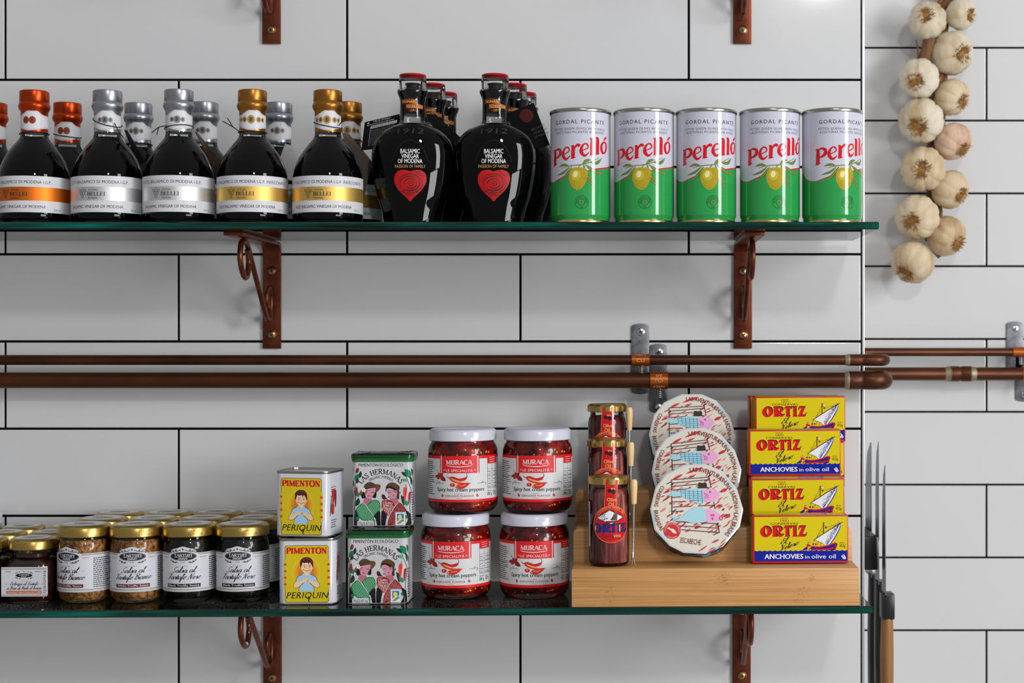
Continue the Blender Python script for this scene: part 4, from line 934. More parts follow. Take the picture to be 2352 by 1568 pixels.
# ---------------------------------------------------------------- square honey jars
def honey_jar():
    o = thing('honey_jar', '', 'jar', (0, 0, 0), 0, 'square honey jars on the lower shelf')
    oct_ = lambda w, c, z: [(w, -w + c, z), (w, w - c, z), (w - c, w, z), (-w + c, w, z), (-w, w - c, z), (-w, -w + c, z), (-w + c, -w, z), (w - c, -w, z)]
    def soft(w, c, z):
        p = oct_(w, c, z); out = []
        for i in range(8):
            a, b = Vector(p[i]), Vector(p[(i + 1) % 8]); out += [tuple(a.lerp(b, .14)), tuple(a.lerp(b, .86))]
        return out
    def circ(r, z):
        out = []
        for q in soft(.0255, .009, z): v = Vector((q[0], q[1])).normalized() * r; out.append((v.x, v.y, z))
        return out
    g = G(); g.loft([soft(.0225, .008, .001), soft(.0240, .0085, .0035), soft(.0243, .0085, .006), soft(.0243, .0085, .040), soft(.0226, .0085, .0445), circ(.0205, .0475), circ(.0203, .053)]); put('contents', g, 'honey', o, 50)
    g = G(); g.loft([soft(.0230, .008, 0), soft(.0250, .0088, .0025), soft(.0255, .009, .006), soft(.0255, .009, .041), soft(.0238, .009, .0462), circ(.0218, .0492), circ(.0214, .0585)], cap1=False); put('glass_jar', g, 'jar_glass', o, 50)
    screw_lid(o, .0246, .0572, .0690, 'lid_gold', 20)
    a = Art(); W_ = C(206, 206, 213); K = C(20, 20, 24); gd = C(176, 150, 96)
    a.rect(-24.5, 0, 24.5, 31.5, W_)
    for v, c in ((29.6, K), (.9, K), (28.9, gd), (1.9, gd)): a.rect(-24.5, v, 24.5, v + .4, c)
    a.ell(0, 22.6, 9, 2.4, K, 30); a.serif('TARTUFI', 0, 22.4, 1.6, W_, 11, .2, .1); a.serif('JIMMY', 0, 20.7, 1.1, W_, 6, .2, .1)
    for sg in (-1, 1):
        for x0, y0, r_ in ((7.4, 25.6, .8), (5, 26.3, .7), (8.8, 24.7, .6), (7.2, 19.4, .8), (4.6, 19.0, .6), (8.6, 20.4, .6)): a.line([(sg * (x0 + q * math.cos(t)), y0 + q * math.sin(t)) for t, q in [(k * .7, r_ * (1 - k * .07)) for k in range(10)]], .4, K)
    a.star(0, 27, .9, K)
    for i in range(5): a.star(-3 + 1.5 * i, 16.8, .4, K)
    a.text('ITALIAN', -17, 26.2, 1.1, K, 6); a.text('PRODUCT', 16, 26.2, 1.1, K, 7.5)
    a.script('Dolcezza al Tartufo', 0, 12.2, 1.75, K, 30, .17); a.rect(-20, 13, -18.2, 13.3, K); a.rect(18.2, 13, 20, 13.3, K)
    a.script("a Base di Miele d'Acacia", 0, 7.6, 1.75, K, 37, .17); a.rect(-19, 3.2, 19, 6.2, C(206, 96, 52)); a.text('"Sweetness" Acacia Honey with Truffle', 0, 4.0, 1.5, W_, 36, bold=.01)
    a.smallprint(21, 3, 24, 28, 12, C(60, 60, 66))
    l = a.build('label', flat_map(-.0255, .0085), 'print', o)
    a = Art(); a.rect(0, 0, 9, 31.5, W_); a.rect(0, 29.6, 9, 30, K); a.rect(0, .9, 9, 1.3, K); a.smallprint(1, 3, 8.5, 28, 14, C(60, 60, 66), 8)
    a.build('side_label', lambda u, v, h: (.0165 + (u + h) * .000707, -.0255 + (u - h) * .000707, .0085 + v * .001), 'print', o)
    return o
hj = None
for ri, d in enumerate((1.653, 1.7065, 1.760)):
    for px0, side in ((77, 'nearer the grainy sauce jars'), (-36, 'at the left frame edge')):
        x = xw(px0, 1.653); loc = (x, d - ZW, zl(x) + .0001); lab = f'square honey jar with gold lid, {("front", "middle", "back")[ri]} row, {side}'
        if hj is None: hj = honey_jar(); hj.location = loc; hj.rotation_euler = (0, R_(TY), 0); hj['label'] = lab
        else: dup(hj, loc, 0, lab, 0, TY)
o = thing('white_lidded_jar', 'jar with white lid behind the honey jars, cut by left frame edge', 'jar', (-.765, 1.764 - ZW, zl(-.765) + .0001), 0)
g = G(); g.lathe([(.0001, .002), (.026, 0), (.030, .003), (.031, .01), (.031, .060), (.028, .068), (.027, .071)], 48, cap1=False); put('glass_jar', g, 'jar_glass', o, 50)
g = G(); g.lathe([(.0001, .002), (.025, .003), (.0298, .01), (.0298, .058), (.0001, .06)], 40); put('contents', g, 'black_truffle', o, 50)
screw_lid(o, .031, .0705, .0850, 'white_enamel')

# ---------------------------------------------------------------- yellow paprika tins
def tin_shell(o, w, d, r, h, metal='tin_metal'):
    g = G(); g.loft(tin_rings(w, d, r, [(.0006, .0010), (0, .0018), (0, h - .003), (.0006, h - .0018)])); b = put('tin_body', g, 'tin_white', o, 30)
    g = G(); g.loft(tin_rings(w, d, r, [(.001, 0), (-.0006, .0003), (-.0008, .0008), (-.0004, .0014), (.0006, .0016)])); put('base_rim', g, metal, o, 40)
    return b
def yellow_tin():
    o = thing('paprika_tin', '', 'tin', (0, 0, 0), 0, 'yellow fronted paprika tins')
    w, d, r, h = .061, .050, .0085, .0705
    tin_shell(o, w, d, r, h)
    g = G(); g.loft(tin_rings(w, d, r, [(.0006, h - .0028), (-.0003, h - .0026), (-.0008, h - .0012), (-.0005, h), (.0006, h), (.0012, h - .002), (.004, h - .0026), (.0055, h - .0016), (.013, h - .0016), (.015, h - .0024), (.020, h - .0024)])); put('rim', g, 'tin_metal', o, 40)
    a = Art(); Y = C(210, 188, 12); K = C(16, 16, 18); rd = C(196, 18, 30)
    q = lambda *p: [((x - 482) / 18.73, (1428 - y) / 18.73) for x, y in p]; sm = lambda *p, n=4, cl=True: [(v.x, v.y) for v in smooth(q(*p), n, cl)]
    a.rrect(*[(0), (q((482, 816))[0][1])], 46.6, 61, 2.6, K); a.rrect(0, q((482, 816))[0][1], 45.6, 60, 2.2, Y)
    for r_, c in ((1.0, C(224, 190, 20)), (.86, C(222, 170, 26)), (.7, C(214, 146, 30)), (.55, C(202, 122, 32))): a.ell(q((475, 800))[0][0], q((475, 800))[0][1], 15.5 * r_, 18 * r_, c, 32)
    a.serif('PIMENTON', 0, q((0, 412))[0][1], 6.4, rd, 43, .3, .13, .13, .05)
    sk, skd, bl = C(238, 200, 158), C(196, 140, 100), C(160, 200, 232)
    a.poly(sm((325, 1160), (330, 1090), (400, 990), (470, 965), (560, 990), (620, 1080), (630, 1160), cl=False), bl)
    for sx in (1, -1):
        f = lambda *p: [(478 + sx * (x - 478), y) for x, y in p]
        a.poly(sm(*f((262, 965), (290, 890), (340, 850), (420, 820), (480, 860), (470, 930), (400, 940), (330, 960))), bl)
        a.line(sm(*f((262, 965), (290, 890), (340, 850), (420, 820)), cl=False), .45, K)
        a.poly(sm(*f((262, 965), (228, 1010), (216, 1060), (240, 1092), (300, 1086), (380, 1030), (440, 980), (420, 930), (350, 960), (300, 975))), sk)
        a.line(sm(*f((262, 965), (228, 1010), (216, 1060), (240, 1092), (300, 1086), (380, 1030), (430, 985)), cl=False), .4, C(70, 30, 20))
        a.line(sm(*f((330, 1160), (332, 1090), (400, 1000)), cl=False), .4, K)
    a.poly(sm((412, 925), (430, 895), (465, 885), (495, 905), (492, 945), (450, 968), (415, 955)), sk); a.line(sm((425, 905), (470, 895), (494, 915), cl=False), .35, skd); a.line(sm((430, 930), (470, 918), cl=False), .3, skd)
    a.poly(sm((430, 800), (530, 800), (540, 830), (490, 862), (425, 830)), sk); a.poly(sm((390, 835), (430, 812), (485, 850), (440, 872)), bl); a.poly(sm((560, 825), (535, 812), (490, 850), (530, 872)), bl)
    a.poly(sm((362, 690), (358, 600), (400, 540), (480, 520), (570, 545), (606, 610), (600, 690), (585, 740), (540, 795), (485, 808), (430, 790), (390, 745)), sk)
    a.poly(sm((362, 690), (348, 610), (362, 540), (420, 490), (490, 480), (560, 500), (604, 560), (612, 640), (600, 690), (578, 630), (540, 585), (520, 630), (500, 590), (440, 600), (400, 590), (384, 640)), C(74, 26, 20))
    for p in (((400, 540), (450, 520), (520, 530)), ((470, 500), (540, 520), (580, 560))): a.line(sm(*p, cl=False), .5, C(150, 44, 30))
    for x in (440, 540):
        a.ell(*q((x, 683))[0], 1.05, .6, C(250, 240, 230), 14); a.ell(*q((x, 684))[0], .55, .6, K, 12); a.line(q((x - 26, 672), (x, 664), (x + 24, 674)), .3, K); a.line(q((x - 28, 648), (x, 638), (x + 24, 646)), .4, C(74, 26, 20))
    a.line(q((492, 690), (486, 720), (500, 724)), .25, skd); a.line(sm((452, 742), (490, 762), (526, 740), cl=False), .55, C(170, 40, 40)); a.ell(*q((425, 735))[0], 1.0, .8, C(226, 140, 110), 14); a.ell(*q((548, 735))[0], 1.0, .8, C(226, 140, 110), 14)
    a.text('PERIQUIN', 0, q((0, 1302))[0][1], 6.6, K, 43.5, shear=.24, bold=.004, sp=1.05); a.line(sm((510, 1262), (540, 1300), (515, 1345), (540, 1368), cl=False), .9, K)
    for x in (55, 917):
        a.rect(*q((x - 22, 1105))[0], *q((x + 22, 525))[0], Y if x > 99 else Y)
        for y in (625, 757, 887, 1018): a.star(*q((x, y))[0], 2.1, C(206, 20, 28), 6, .4, 60)
    for v in (52, 49.6, 47.2, 44.8, 42.4, 16.5, 14, 11.6, 9.2): a.smallprint(34 + (v % 3), v, 52 - (v % 2), v + 1.9, 1, rd if v == 52 else C(60, 70, 80), int(v * 10))
    for p, c in ((((38, 46), (43.5, 47.5), (44.5, 41), (43, 33), (40, 31.5), (38.5, 36)), C(190, 16, 22)), (((44.5, 45), (49, 46), (50, 38), (48, 28), (45.8, 30)), C(120, 12, 16)), (((35.8, 30), (40, 32.5), (43.5, 30), (43, 22), (39, 20.6), (36, 22.5)), C(200, 18, 24))): a.poly([(v.x, v.y - 1 + 4) for v in smooth(p, 4, True)], c)
    a.leaf(33.4, 22, 36.5, 44, 2.4, C(20, 100, 50)); a.line([(34.8, 49), (38, 47.6)], .6, K)
    a.build('printed_wrap', rr_map(61, 50, 8.5), 'print_gloss', o, 1.2, .004, .04)
    return o
yt = yellow_tin(); d = 1.642; yt.location = on_shelf(704, d - .025); yt.location.y = d - ZW; yt.rotation_euler = (0, R_(TY), R_(1)); yt['label'] = 'yellow-fronted paprika tin with boy picture, lower of its stack'
zt = yt.location.z + .0707
dup(yt, (xw(713, 1.652), 1.652 - ZW, zt), -11, 'yellow-fronted paprika tin with boy picture, turned, upper of its stack')

# ---------------------------------------------------------------- green-lidded paprika tins
def green_tin():
    o = thing('paprika_tin', '', 'tin', (0, 0, 0), 0, 'green lidded paprika tins')
    w, d, r, h = .0645, .046, .0065, .0712
    tin_shell(o, w, d, r, h)
    g = G(); e = .0009
    g.loft(tin_rings(w, d, r, [(.001, h - .001), (-.0004 - e, h - .0008), (-e - .0006, h), (-e - .0006, h + .0034), (-e - .0002, h + .0038), (-e - .0002, h + .0044), (-e - .0008, h + .0048), (-e - .0006, h + .0062), (.001, h + .0068), (.004, h + .0068), (.0052, h + .0060), (.012, h + .0060)])); put('lid', g, 'green_plastic', o, 35)
    g = G(); rn = random.Random(2); rr = []
    for i_, z in ((-.0016, h + .002), (-.0018, h + .0066), (0, h + .0076), (.008, h + .0074), (.016, h + .0078)): rr.append([(x + rn.uniform(-.0004, .0004), y + rn.uniform(-.0003, .0003), zz + rn.uniform(-.0005, .0006)) for x, y, zz in tin_rings(w, d, r, [(i_, z)])[0]])
    g.loft(rr, 0, False, True); put('cling_film', g, 'cling', o, 20)
    a = Art(); K = C(14, 14, 16); GR = C(22, 120, 70); br_ = C(104, 72, 40); sk = C(200, 140, 156); skd = C(176, 104, 124); rd = C(150, 24, 26); wh = C(232, 232, 230); lf, lfd = C(20, 122, 84), C(12, 54, 34)
    q = lambda *p: [((x - 690) / 18.05, (1465 - y) / 18.05) for x, y in p]; sm = lambda *p, n=4, cl=True: [(v.x, v.y) for v in smooth(q(*p), n, cl)]
    a.rect(-52, 1.5, 52, 70.5, C(196, 195, 199)) 
    a.text('PIMENTÓN ECOLÓGICO', -1.4, q((0, 288))[0][1], 3.3, K, 48, bold=.02)
    c0 = (-1.4, 32.5); a.serif('LAS HERMANAS', 0, 0, 5.6, K, 48.5, .17, .1, .08, .05, arc=(c0[0], c0[1], 24.6, 90, False)); a.serif('ORGANIC PAPRIKA', 0, 0, 2.7, K, 25.5, .18, .12, .1, .06, arc=(c0[0], c0[1], 20.3, 90, False))
    # woman in hat
    a.poly(sm((150, 1180), (200, 1110), (260, 1200), (190, 1465), (130, 1465), (120, 1300)), K)
    a.poly(sm((360, 900), (470, 900), (480, 990), (400, 1070), (320, 990)), skd); a.poly(sm((290, 780), (380, 700), (560, 690), (575, 880), (530, 905), (500, 890), (380, 900), (295, 905)), K)
    a.poly(sm((352, 740), (420, 690), (556, 700), (560, 760), (530, 830), (480, 900), (430, 915), (375, 890), (356, 820)), sk)
    a.poly(sm((345, 760), (400, 760), (398, 800), (360, 820)), skd)
    a.poly(sm((240, 820), (290, 740), (360, 690), (480, 650), (560, 630), (640, 640), (660, 690), (620, 760), (555, 800), (560, 700), (480, 700), (350, 750), (300, 820), (270, 855)), br_)
    a.poly(sm((330, 700), (350, 640), (420, 592), (500, 600), (560, 640), (540, 668), (440, 690), (345, 720)), C(78, 58, 34)); a.line(sm((345, 724), (450, 704), (560, 690), cl=False), .9, K)
    for t in range(5): a.ell(q((330, 745))[0][0] + 1.5 * math.cos(t * 1.257), q((330, 745))[0][1] + 1.5 * math.sin(t * 1.257), 1.1, .8, wh, 10, t * 72)
    a.line(sm((478, 795), (510, 788), (540, 798), cl=False), .5, K); a.line(sm((385, 760), (420, 765), cl=False), .4, K); a.poly(sm((405, 855), (425, 850), (448, 860), (430, 876)), rd)
    a.poly(sm((320, 990), (400, 1080), (500, 1220), (545, 1310), (550, 1465), (535, 1465), (510, 1345), (320, 1345), (230, 1260), (185, 1120), n=3), GR)
    a.poly(sm((400, 1075), (470, 960), (600, 945), (645, 1000), (650, 1130), (520, 1260), n=3), GR)
    def hatch(x0, x1, y0, y1, inside, c, s1=34, w=.22):
        for k in range(-30, 60):
            for sg in (1, -1):
                seg = []
                for t in range(60):
                    y = y0 + (y1 - y0) * t / 59; x = x0 + k * s1 + sg * (y - y0) * .55
                    if x0 < x < x1 and inside(x, y): seg.append((x, y))
                    elif len(seg) > 1: a._put(brush_polys(q(*[seg[0], seg[-1]]), w), c, 0, True); seg = []
                    else: seg = []
                if len(seg) > 1: a._put(brush_polys(q(*[seg[0], seg[-1]]), w), c, 0, True)
    a.k += 1
    def pin(poly):
        def f(x, y):
            r = False; n = len(poly)
            for i in range(n):
                (x1, y1), (x2, y2) = poly[i], poly[(i + 1) % n]
                if (y1 > y) != (y2 > y) and x < (x2 - x1) * (y - y1) / (y2 - y1) + x1: r = not r
            return r
        return f
    hatch(180, 660, 950, 1345, pin([(318, 1000), (400, 1090), (510, 1240), (530, 1340), (330, 1335), (240, 1255), (195, 1120)]), C(170, 214, 180)); hatch(380, 660, 950, 1260, pin([(410, 1070), (475, 970), (600, 955), (640, 1000), (640, 1125), (520, 1240)]), C(170, 214, 180))
    a.line(sm((320, 985), (400, 1080), (500, 1220), (545, 1320), cl=False), .5, wh)
    a.poly(sm((520, 1270), (640, 1150), (655, 1300), (655, 1465), (600, 1465), (560, 1300), n=3), K)
    # woman in headscarf
    a.poly(sm((840, 890), (970, 900), (1010, 1000), (935, 1075), (870, 970)), skd); a.poly(sm((980, 640), (1030, 690), (1020, 760), (1020, 915), (990, 920), (960, 860), (970, 740)), C(54, 40, 28))
    a.poly(sm((770, 720), (830, 690), (960, 740), (985, 780), (975, 860), (930, 905), (880, 915), (840, 900), (800, 820)), sk)
    a.poly(sm((756, 760), (765, 680), (810, 620), (880, 598), (960, 620), (1000, 680), (1000, 770), (960, 750), (860, 690), (790, 690), (768, 780)), C(88, 62, 36)); a.line(sm((775, 710), (840, 690), (960, 745), cl=False), 1.9, K)
    a.poly(sm((925, 770), (975, 765), (975, 800), (945, 812)), skd); a.line(sm((795, 800), (825, 790), (860, 798), cl=False), .5, K); a.line(sm((900, 765), (940, 762), cl=False), .4, K); a.poly(sm((888, 865), (905, 852), (926, 852), (908, 872)), rd); a.leaf(*q((1000, 810))[0], *q((1050, 790))[0], 2.2, C(126, 50, 130)); a.ell(*q((818, 885))[0], .7, .8, K, 10)
    a.poly(sm((690, 960), (760, 948), (860, 950), (935, 1070), (820, 1255), (700, 1140), (680, 1050), n=3), rd)
    a.poly(sm((1015, 980), (1160, 1130), (1120, 1200), (1120, 1380), (960, 1410), (785, 1450), (815, 1290), (930, 1080), n=3), rd)
    rn = random.Random(9); pA, pB = pin([(700, 975), (850, 965), (920, 1070), (820, 1235), (705, 1125)]), pin([(1012, 1000), (1140, 1130), (1100, 1200), (1100, 1370), (950, 1395), (805, 1430), (830, 1290), (935, 1100)])
    for gx in range(690, 1160, 27):
        for gy in range(960, 1440, 27):
            x, y = gx + rn.uniform(-6, 6), gy + rn.uniform(-6, 6)
            if pA(x, y) or pB(x, y):
                t0 = rn.random() * 360; cx, cy = q((x, y))[0]; a._put(brush_polys(arcp(cx, cy, .52, .52, t0, t0 + 250, 6), .32), wh, 0, True)
    a.line(sm((1012, 985), (930, 1082), (815, 1290), (785, 1450), cl=False), .5, wh)
    a.poly(sm((682, 1150), (780, 1240), (770, 1320), (740, 1465), (672, 1465), n=3), K); a.poly(sm((1150, 1150), (1240, 1220), (1262, 1380), (1240, 1465), (1130, 1465), (1190, 1330), n=3), K); a.poly(q((800, 1465), (960, 1420), (960, 1465)), K)
    a.poly(sm((680, 870), (690, 832), (730, 838), (770, 900), (812, 945), (770, 930), (725, 935), (690, 910)), C(78, 22, 20)); a.line(q((730, 930), (724, 950)), .3, K)
    # leaves and chillies
    for x0, y0, x1, y1, w, c in ((1062, 400, 1165, 490, 3.4, lfd), (1130, 345, 1235, 520, 6.4, lf), (1100, 530, 1170, 590, 3.2, C(70, 170, 130)), (1235, 480, 1268, 660, 3, lfd), (1060, 850, 1110, 1050, 4, lfd), (1110, 960, 1185, 1055, 4.6, C(40, 140, 100)), (1265, 330, 1300, 480, 3, lfd),
                                 (1150, 1240, 1165, 1310, 2.6, lf), (275, 375, 215, 520, 3.6, lfd), (215, 430, 140, 560, 5.4, lf), (215, 520, 190, 615, 2.8, lfd), (120, 770, 240, 880, 5, lf), (230, 900, 170, 1060, 4.6, lfd), (165, 1330, 255, 1290, 3.6, lf), (110, 560, 60, 700, 4, lfd), (60, 800, 100, 950, 4, lf), (60, 300, 20, 430, 4, lf), (1320, 560, 1360, 700, 4, lf), (1340, 900, 1380, 1060, 4, lfd)): a.leaf(*q((x0, y0))[0], *q((x1, y1))[0], w, c, .1)
    a.line(sm((1115, 705), (1172, 700), (1160, 850), (1130, 975), (1110, 880), (1104, 780)), .1, rd); a.poly(sm((1115, 705), (1172, 700), (1162, 850), (1130, 975), (1108, 880), (1104, 780)), C(226, 64, 48)); a.poly(sm((1210, 800), (1252, 790), (1240, 900), (1212, 1040), (1196, 920)), C(150, 20, 26)); a.poly(sm((172, 700), (205, 690), (215, 780), (195, 840), (170, 770)), rd); a.poly(sm((172, 410), (190, 330), (232, 315), (235, 380), (200, 415)), C(110, 34, 22))
    a.line(sm((1165, 490), (1200, 600), (1270, 800), (1230, 1080), (1250, 1250), (1275, 1440), cl=False), [.4, .7, .5], K); a.line(sm((215, 480), (150, 700), (170, 900), (140, 1100), (170, 1300), (190, 1465), cl=False), [.4, 1.0, 1.6], K); a.line(q((1155, 640), (1155, 700)), .5, lf)
    a.rect(*q((205, 1465))[0], *q((525, 1352))[0], C(196, 195, 199)); a.text('70g/2.47 oz', *q((368, 1428))[0], 3.0, K, 15.4)
    a.rect(*q((948, 1465))[0], *q((1135, 1180))[0], C(226, 228, 236)); a.rect(*q((976, 1400))[0], *q((1112, 1215))[0], C(34, 112, 180)); a.ell(*q((1035, 1275))[0], 2.3, 2.3, C(226, 214, 60), 20); a.poly(q((976, 1330), (1112, 1300), (1112, 1400), (976, 1400)), C(226, 228, 236)); a.poly(q((976, 1335), (1040, 1325), (976, 1360)), rd)
    for i in range(3): a.line(q((975 + 26 * i, 1408), (1060 + 26 * i, 1340), (1112, 1312 + 26 * i)), .7, C(60, 120, 40))
    a.smallprint(*q((958, 1204))[0], *q((1126, 1190))[0], 1, C(60, 70, 120)); a.smallprint(*q((968, 1438))[0], *q((1116, 1424))[0], 1, C(40, 40, 60)); a.smallprint(33, 6, 46, 38, 12, C(60, 60, 64), 4)
    a.build('printed_wrap', rr_map(64.5, 46, 6.5), 'print_gloss', o, 1.2, .003, .04)
    return o
gt = green_tin(); d = 1.641; gt.location = on_shelf(866, d - .023); gt.location.y = d - ZW; gt.rotation_euler = (0, R_(TY), R_(1)); gt['label'] = 'green-lidded paprika tin with two women printed, lower of its stack'
dup(gt, (xw(884, 1.668), 1.668 - ZW, gt.location.z + .0792), 2, 'green-lidded paprika tin with two women printed, upper of its stack')

# ---------------------------------------------------------------- red pepper jars
def pepper_jar():
    o = thing('pepper_jar', '', 'jar', (0, 0, 0), 0, 'red pepper jars stacked two by two'); R = .0384
    prof = [(.0001, .002), (.026, .002), (.029, .0002), (.0322, .0005), (.0352, .0030), (.0376, .0075), (R, .0125), (R, .0635), (.0380, .0690), (.0366, .0735), (.0345, .0765), (.0342, .0785)]
    g = G(); g.lathe([(max(r - .0013, .0001), z + (.0022 if i < 5 else 0)) for i, (r, z) in enumerate(prof)] + [(.0001, .0790)], 56); 
    rn = random.Random(8)
    for i in range(70):
        t, z = rn.random() * 6.283, rn.choice((rn.uniform(.0055, .0135), rn.uniform(.062, .070))); rr_ = (.0366 if z > .01 else .0353 + (z - .005) * .2) if z < .05 else .0367
        g.lathe([(.0001, -.0006), (.0011, -.0003), (.0013, 0), (.0010, .0004), (.0001, .0006)], 10, 1, T=Matrix.Rotation(t, 4, 'Z') @ Matrix.Translation((rr_, 0, z)) @ Matrix.Rotation(R_(90), 4, 'Y') @ Matrix.Rotation(rn.random() * 3, 4, 'Z') @ Matrix.Diagonal((1.25, .85, .8, 1)))
    put('contents', g, ['pepper_sauce', 'seed'], o, 60)
    g = G(); g.lathe(prof + [(.0342, .080)], 64, cap1=False); put('glass_jar', g, 'jar_glass', o, 60)
    screw_lid(o, .0371, .0790, .0918, 'white_enamel')
    a = Art(); W_ = C(208, 208, 209); rd = C(214, 26, 32); K = C(16, 44, 44); dr = C(150, 24, 28)
    q = lambda *p: [(38.4 * math.asin(max(-.985, min(.985, (x - 740) / 20.4 / 38.4))), (1190 - y) / 20.4) for x, y in p]; sm = lambda *p, n=4, cl=True: [(v.x, v.y) for v in smooth(q(*p), n, cl)]
    a.rect(-70, 0, 70, 50, rd); a.rect(-70, 3.0, 70, 46.8, W_); a.rect(-22.8, 31.4, 22.8, 47, rd)
    a.poly([(-19.5, 47), (19.5, 47)] + [(p.x, p.y) for p in smooth([(19.5, 31.2), (10, 31.8), (0, 31.9), (-10, 31.8), (-19.5, 31.2)], 4)], rd); a.rect(-21.4, 30.6, -20.2, 50, W_); a.rect(20.2, 30.6, 21.4, 50, W_)
    a.rect(-23, 31, -22.2, 47, W_) if False else None
    a.serif('MURACA', -.3, q((0, 360))[0][1], 4.9, W_, 29, .2, .08, .07, .03); a.poly(sm((445, 378), (600, 395), (740, 398), (900, 394), (1030, 376), (960, 402), (740, 420), (520, 402), n=4), W_)
    a.text('LE SPECIALITÀ', 0, q((0, 520))[0][1], 2.9, W_, 29.6, bold=.02, sp=1.15); a.rect(-17.6, 34.2, -16.4, 35.4, W_); a.rect(16.6, 34.2, 17.8, 35.4, W_)
    a.poly(sm((520, 650), (600, 620), (740, 665), (860, 640), (900, 630), (905, 670), (860, 710), (760, 725), (640, 700)), C(196, 26, 30)); a.line(sm((905, 640), (915, 600), (890, 550), cl=False), [.9, .7, .5], C(20, 60, 40))
    a.poly(sm((525, 650), (600, 660), (760, 720), (860, 750), (1000, 768), (900, 800), (760, 790), (620, 750), (540, 700)), C(206, 48, 36)); a.poly(sm((560, 662), (680, 700), (800, 735), (900, 765), (760, 752), (640, 720)), C(228, 168, 110)); a.line(sm((525, 660), (480, 640), (455, 605), cl=False), [.9, .6, .3], C(20, 30, 24))
    a.poly(sm((655, 860), (700, 800), (800, 790), (960, 775), (900, 850), (800, 895), (700, 885)), C(198, 40, 34)); a.ell(*q((590, 808))[0], 3.0, 2.1, C(196, 40, 34), 20); a.line(sm((740, 830), (820, 825), (880, 810), cl=False), .8, C(228, 150, 100)); a.ell(*q((585, 800))[0], .5, .8, W_, 10); a.ell(*q((690, 845))[0], 1, .6, C(228, 170, 120), 10)
    for x0, y0, x1, y1, w in ((300, 620, 185, 630, 3.6), (300, 620, 240, 690, 3.4), (300, 620, 440, 720, 5), (300, 620, 375, 560, 4), (300, 620, 270, 540, 3)): a.leaf(*q((x0, y0))[0], *q((x1, y1))[0], w, C(140, 18, 24))
    a.ell(*q((300, 615))[0], 2.4, 2.2, C(168, 24, 28), 16); a.line(sm((260, 540), (240, 480), cl=False), .5, C(60, 20, 20))
    for sg in (1, -1):
        f = lambda *p: sm(*[(760 + sg * (x - 760), y) for x, y in p], cl=False)
        a.line(f((390, 780), (240, 770), (218, 780), (216, 805), (232, 812)), .4, K); a.line(f((290, 768), (285, 745), (270, 740), (262, 750)), .4, K)
    a.text('Spicy hot cream peppers', 1.0, q((0, 950))[0][1], 4.0, K, 55, bold=.022); a.text('EXPLOSIVE FLAVOUR', 0, q((0, 1075))[0][1], 2.2, C(150, 50, 54), 31.5, bold=.015, sp=1.15)
    for y in (1006, 1104): a.rect(*q((668, y + 3))[0], *q((808, y - 3))[0], C(150, 60, 66))
    for x in (362, 1132): a.poly(sm((x - 26, 1050), (x - 20, 1020), (x - 4, 1002), (x + 8, 1026), (x + 24, 1046), (x + 14, 1074), (x - 12, 1076)), C(190, 50, 46))
    a.rect(33.2, 41, 52, 49, rd)
    for v in (47.3, 45, 42.7): a.smallprint(36.5, v - .7, 48, v + .7, 1, W_, int(v))
    for v in (40.5, 34.6, 29.8, 26.8, 21.4, 16.6, 13.6): a.rect(33.2, v, 54, v + .25, K)
    for u in (33.2, 40.6, 47.5, 54): a.rect(u, 13.6, u + .25, 40.5, K)
    for v in (32, 28, 24, 19, 15): a.smallprint(34, v - .7, 39.5, v + .8, 1, C(40, 60, 60), int(v) + 2); a.smallprint(42, v - .7, 53, v + .8, 1, C(40, 40, 46), int(v) + 9)
    a.text('PESO NETTO', 37, 10.4, 1.3, C(60, 60, 60), 7); a.text('280 g', 36.4, 6.4, 3.2, C(60, 60, 60), 7.6); a.smallprint(42.5, 6, 49, 11.5, 3, K, 6)
    a.smallprint(-56, 7, -31, 44, 17, C(60, 66, 70), 12); a.rect(-56, 38.2, -29.5, 38.5, C(190, 90, 90)); a.rect(-56, 26, -29.2, 26.3, C(190, 90, 90))
    a.build('label', cyl_map(38.4, .0135), 'print', o, 3, .004, .05)
    return o
pj = pepper_jar()
for i, (px, d, up, rz, lab) in enumerate(((1048, 1.674, 0, -2, 'red pepper jar with white lid, lower of the stack beside green-lidded tins'), (1228, 1.674, 0, 3, 'red pepper jar with white lid, lower of the stack beside bamboo riser'),
                                         (1064, 1.678, 1, 0, 'red pepper jar with white lid, upper of the stack beside green-lidded tins'), (1235, 1.678, 1, 1, 'red pepper jar with white lid, upper of the stack beside bamboo riser'))):
    x = xw(px, d); loc = (x, d - ZW, zl(x) + .0001 + up * .0922)
    if i == 0: pj.location = loc; pj.rotation_euler = (0, R_(TY), R_(rz)); pj['label'] = lab
    else: dup(pj, loc, rz, lab, 0, TY)

